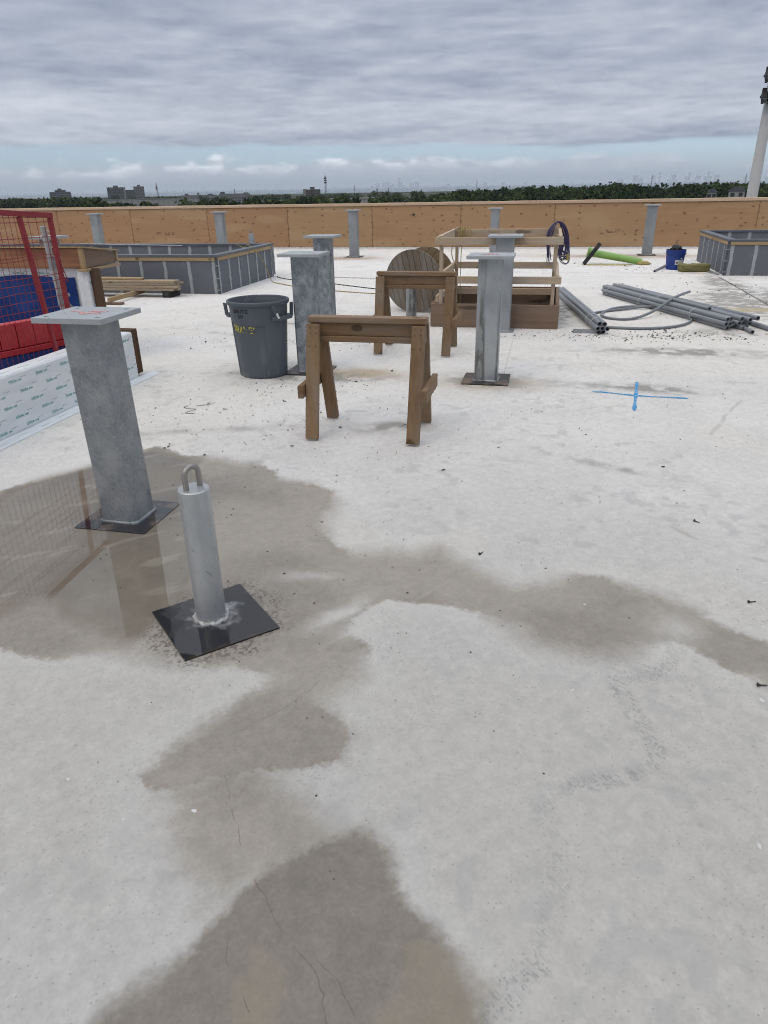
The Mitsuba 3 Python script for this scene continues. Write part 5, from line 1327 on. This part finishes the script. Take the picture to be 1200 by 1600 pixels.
def lattice(name, label, phi, D, h, w, group, arms=0, lean=0.0):
    p = at(phi, D); t = thing(name, label, "mast", group); leg = []; ms = []
    for k in range(3):
        a = k * 2.094; ms.append(tube([(w * math.cos(a), w * math.sin(a), 0), (w * 0.35 * math.cos(a) + lean, w * 0.35 * math.sin(a), h)], 0.16, 5))
    n = int(h / 3)
    for f in range(n):
        z0, z1 = h * f / n, h * (f + 1) / n
        for k in range(3):
            r0, r1 = w * (1 - 0.65 * f / n), w * (1 - 0.65 * (f + 1) / n); a, b = k * 2.094, (k + 1) * 2.094
            ms.append(tube([(r0 * math.cos(a) + lean * f / n, r0 * math.sin(a), z0), (r1 * math.cos(b) + lean * (f + 1) / n, r1 * math.sin(b), z1)], 0.08, 4))
    part(t, "lattice", cat(ms).apply_translation([p[0], p[1], GZ]), "block_grey")
    for k in range(arms):
        z = h * (0.72 + 0.08 * k); part(t, "antenna_ring", cat([bx(-w * 0.9 + lean, w * 0.9 + lean, -0.4, 0.4, z, z + 1.6, 0)]).apply_translation([p[0], p[1], GZ]), "tower_dark")
    part(t, "spike", tube([(lean, 0, h - 0.5), (lean * 1.1, 0, h * 1.1)], 0.12, 5).apply_translation([p[0], p[1], GZ]), "block_grey")


gm = "thin masts on the skyline"
lattice("lattice_mast", "tall lattice telecom mast beside the brown apartment block", -16.75, 950, 31.5, 1.7, gm, arms=3)
lattice("lattice_mast", "leaning crane like mast right of the twin apartment towers", -28.75, 1130, 27.5, 1.5, gm, arms=2, lean=-1.8)
lattice("lattice_mast", "tiny mast standing before the lake, right of the lattice telecom mast", -14.62, 1500, 21, 1.4, gm)
lattice("lattice_mast", "small mast rising at the left end of the wood", -5.6, 1500, 24, 1.4, gm)
lattice("lattice_mast", "small mast above the middle of the wood, right of the rightmost far column", 6.6, 1500, 28, 1.4, gm)
lattice("lattice_mast", "small mast above the wood, just left of the floodlight pole", 12.55, 1500, 26, 1.6, gm)

# floodlight pole
fp = thing("floodlight_pole", "tall white tapered floodlight pole beyond the parapet at the right edge", "floodlight pole")
FP = np.array([11.35, 48.75])
matte("white_pole", lambda p, n, uv: mi.Color3f(0.93, 0.92, 0.92) * (0.93 + 0.1 * fbm(p.x * 2, p.y * 2, p.z * 0.6)))
part(fp, "shaft", moved(lathe([(0.44, GZ), (0.315, 0.0), (0.245, 7.2), (0.0, 7.2)], 28), (FP[0], FP[1], 0)), "white_pole", 40)
for z in (5.75, 6.75):
    cb = part(fp, "cross_arm", beam((FP[0] - 0.6, FP[1] - 0.35, z), (FP[0] + 0.6, FP[1] - 0.35, z), 0.12, 0.12), "dark_steel")
    for k in range(4):
        x = FP[0] - 0.45 + 0.30 * k
        L = part(fp, "floodlight", cat([beam((x, FP[1] - 0.45, z + 0.18), (x, FP[1] - 0.80, z - 0.22), 0.28, 0.36, (0, -0.6, 0.8), 0.05), bx(x - 0.12, x + 0.12, FP[1] - 0.5, FP[1] - 0.42, z + 0.0, z + 0.42, 0.01), tube([(x, FP[1] - 0.42, z), (x, FP[1] - 0.42, z - 0.34)], 0.07, 8)]), "dark_steel")
        part(L, "reflector_face", beam((x, FP[1] - 0.802, z - 0.222), (x, FP[1] - 0.812, z - 0.234), 0.23, 0.30, (0, -0.6, 0.8), 0.0), "galv_far")

# ------------------------------------------------------------------ air
scene["haze_air"] = {"type": "homogeneous", "albedo": {"type": "rgb", "value": [0.78, 0.85, 0.93]}, "sigma_t": 8.0e-5}
scene["null_boundary"] = {"type": "null"}
scene["haze"] = {"type": "cube", "to_world": mi.ScalarTransform4f().translate([0, 0, 140]).scale([34000, 34000, 158]), "bsdf": {"type": "ref", "id": "null_boundary"}, "interior": {"type": "ref", "id": "haze_air"}}
labels["haze"] = {"kind": "stuff", "label": "thin pale haze in the air"}
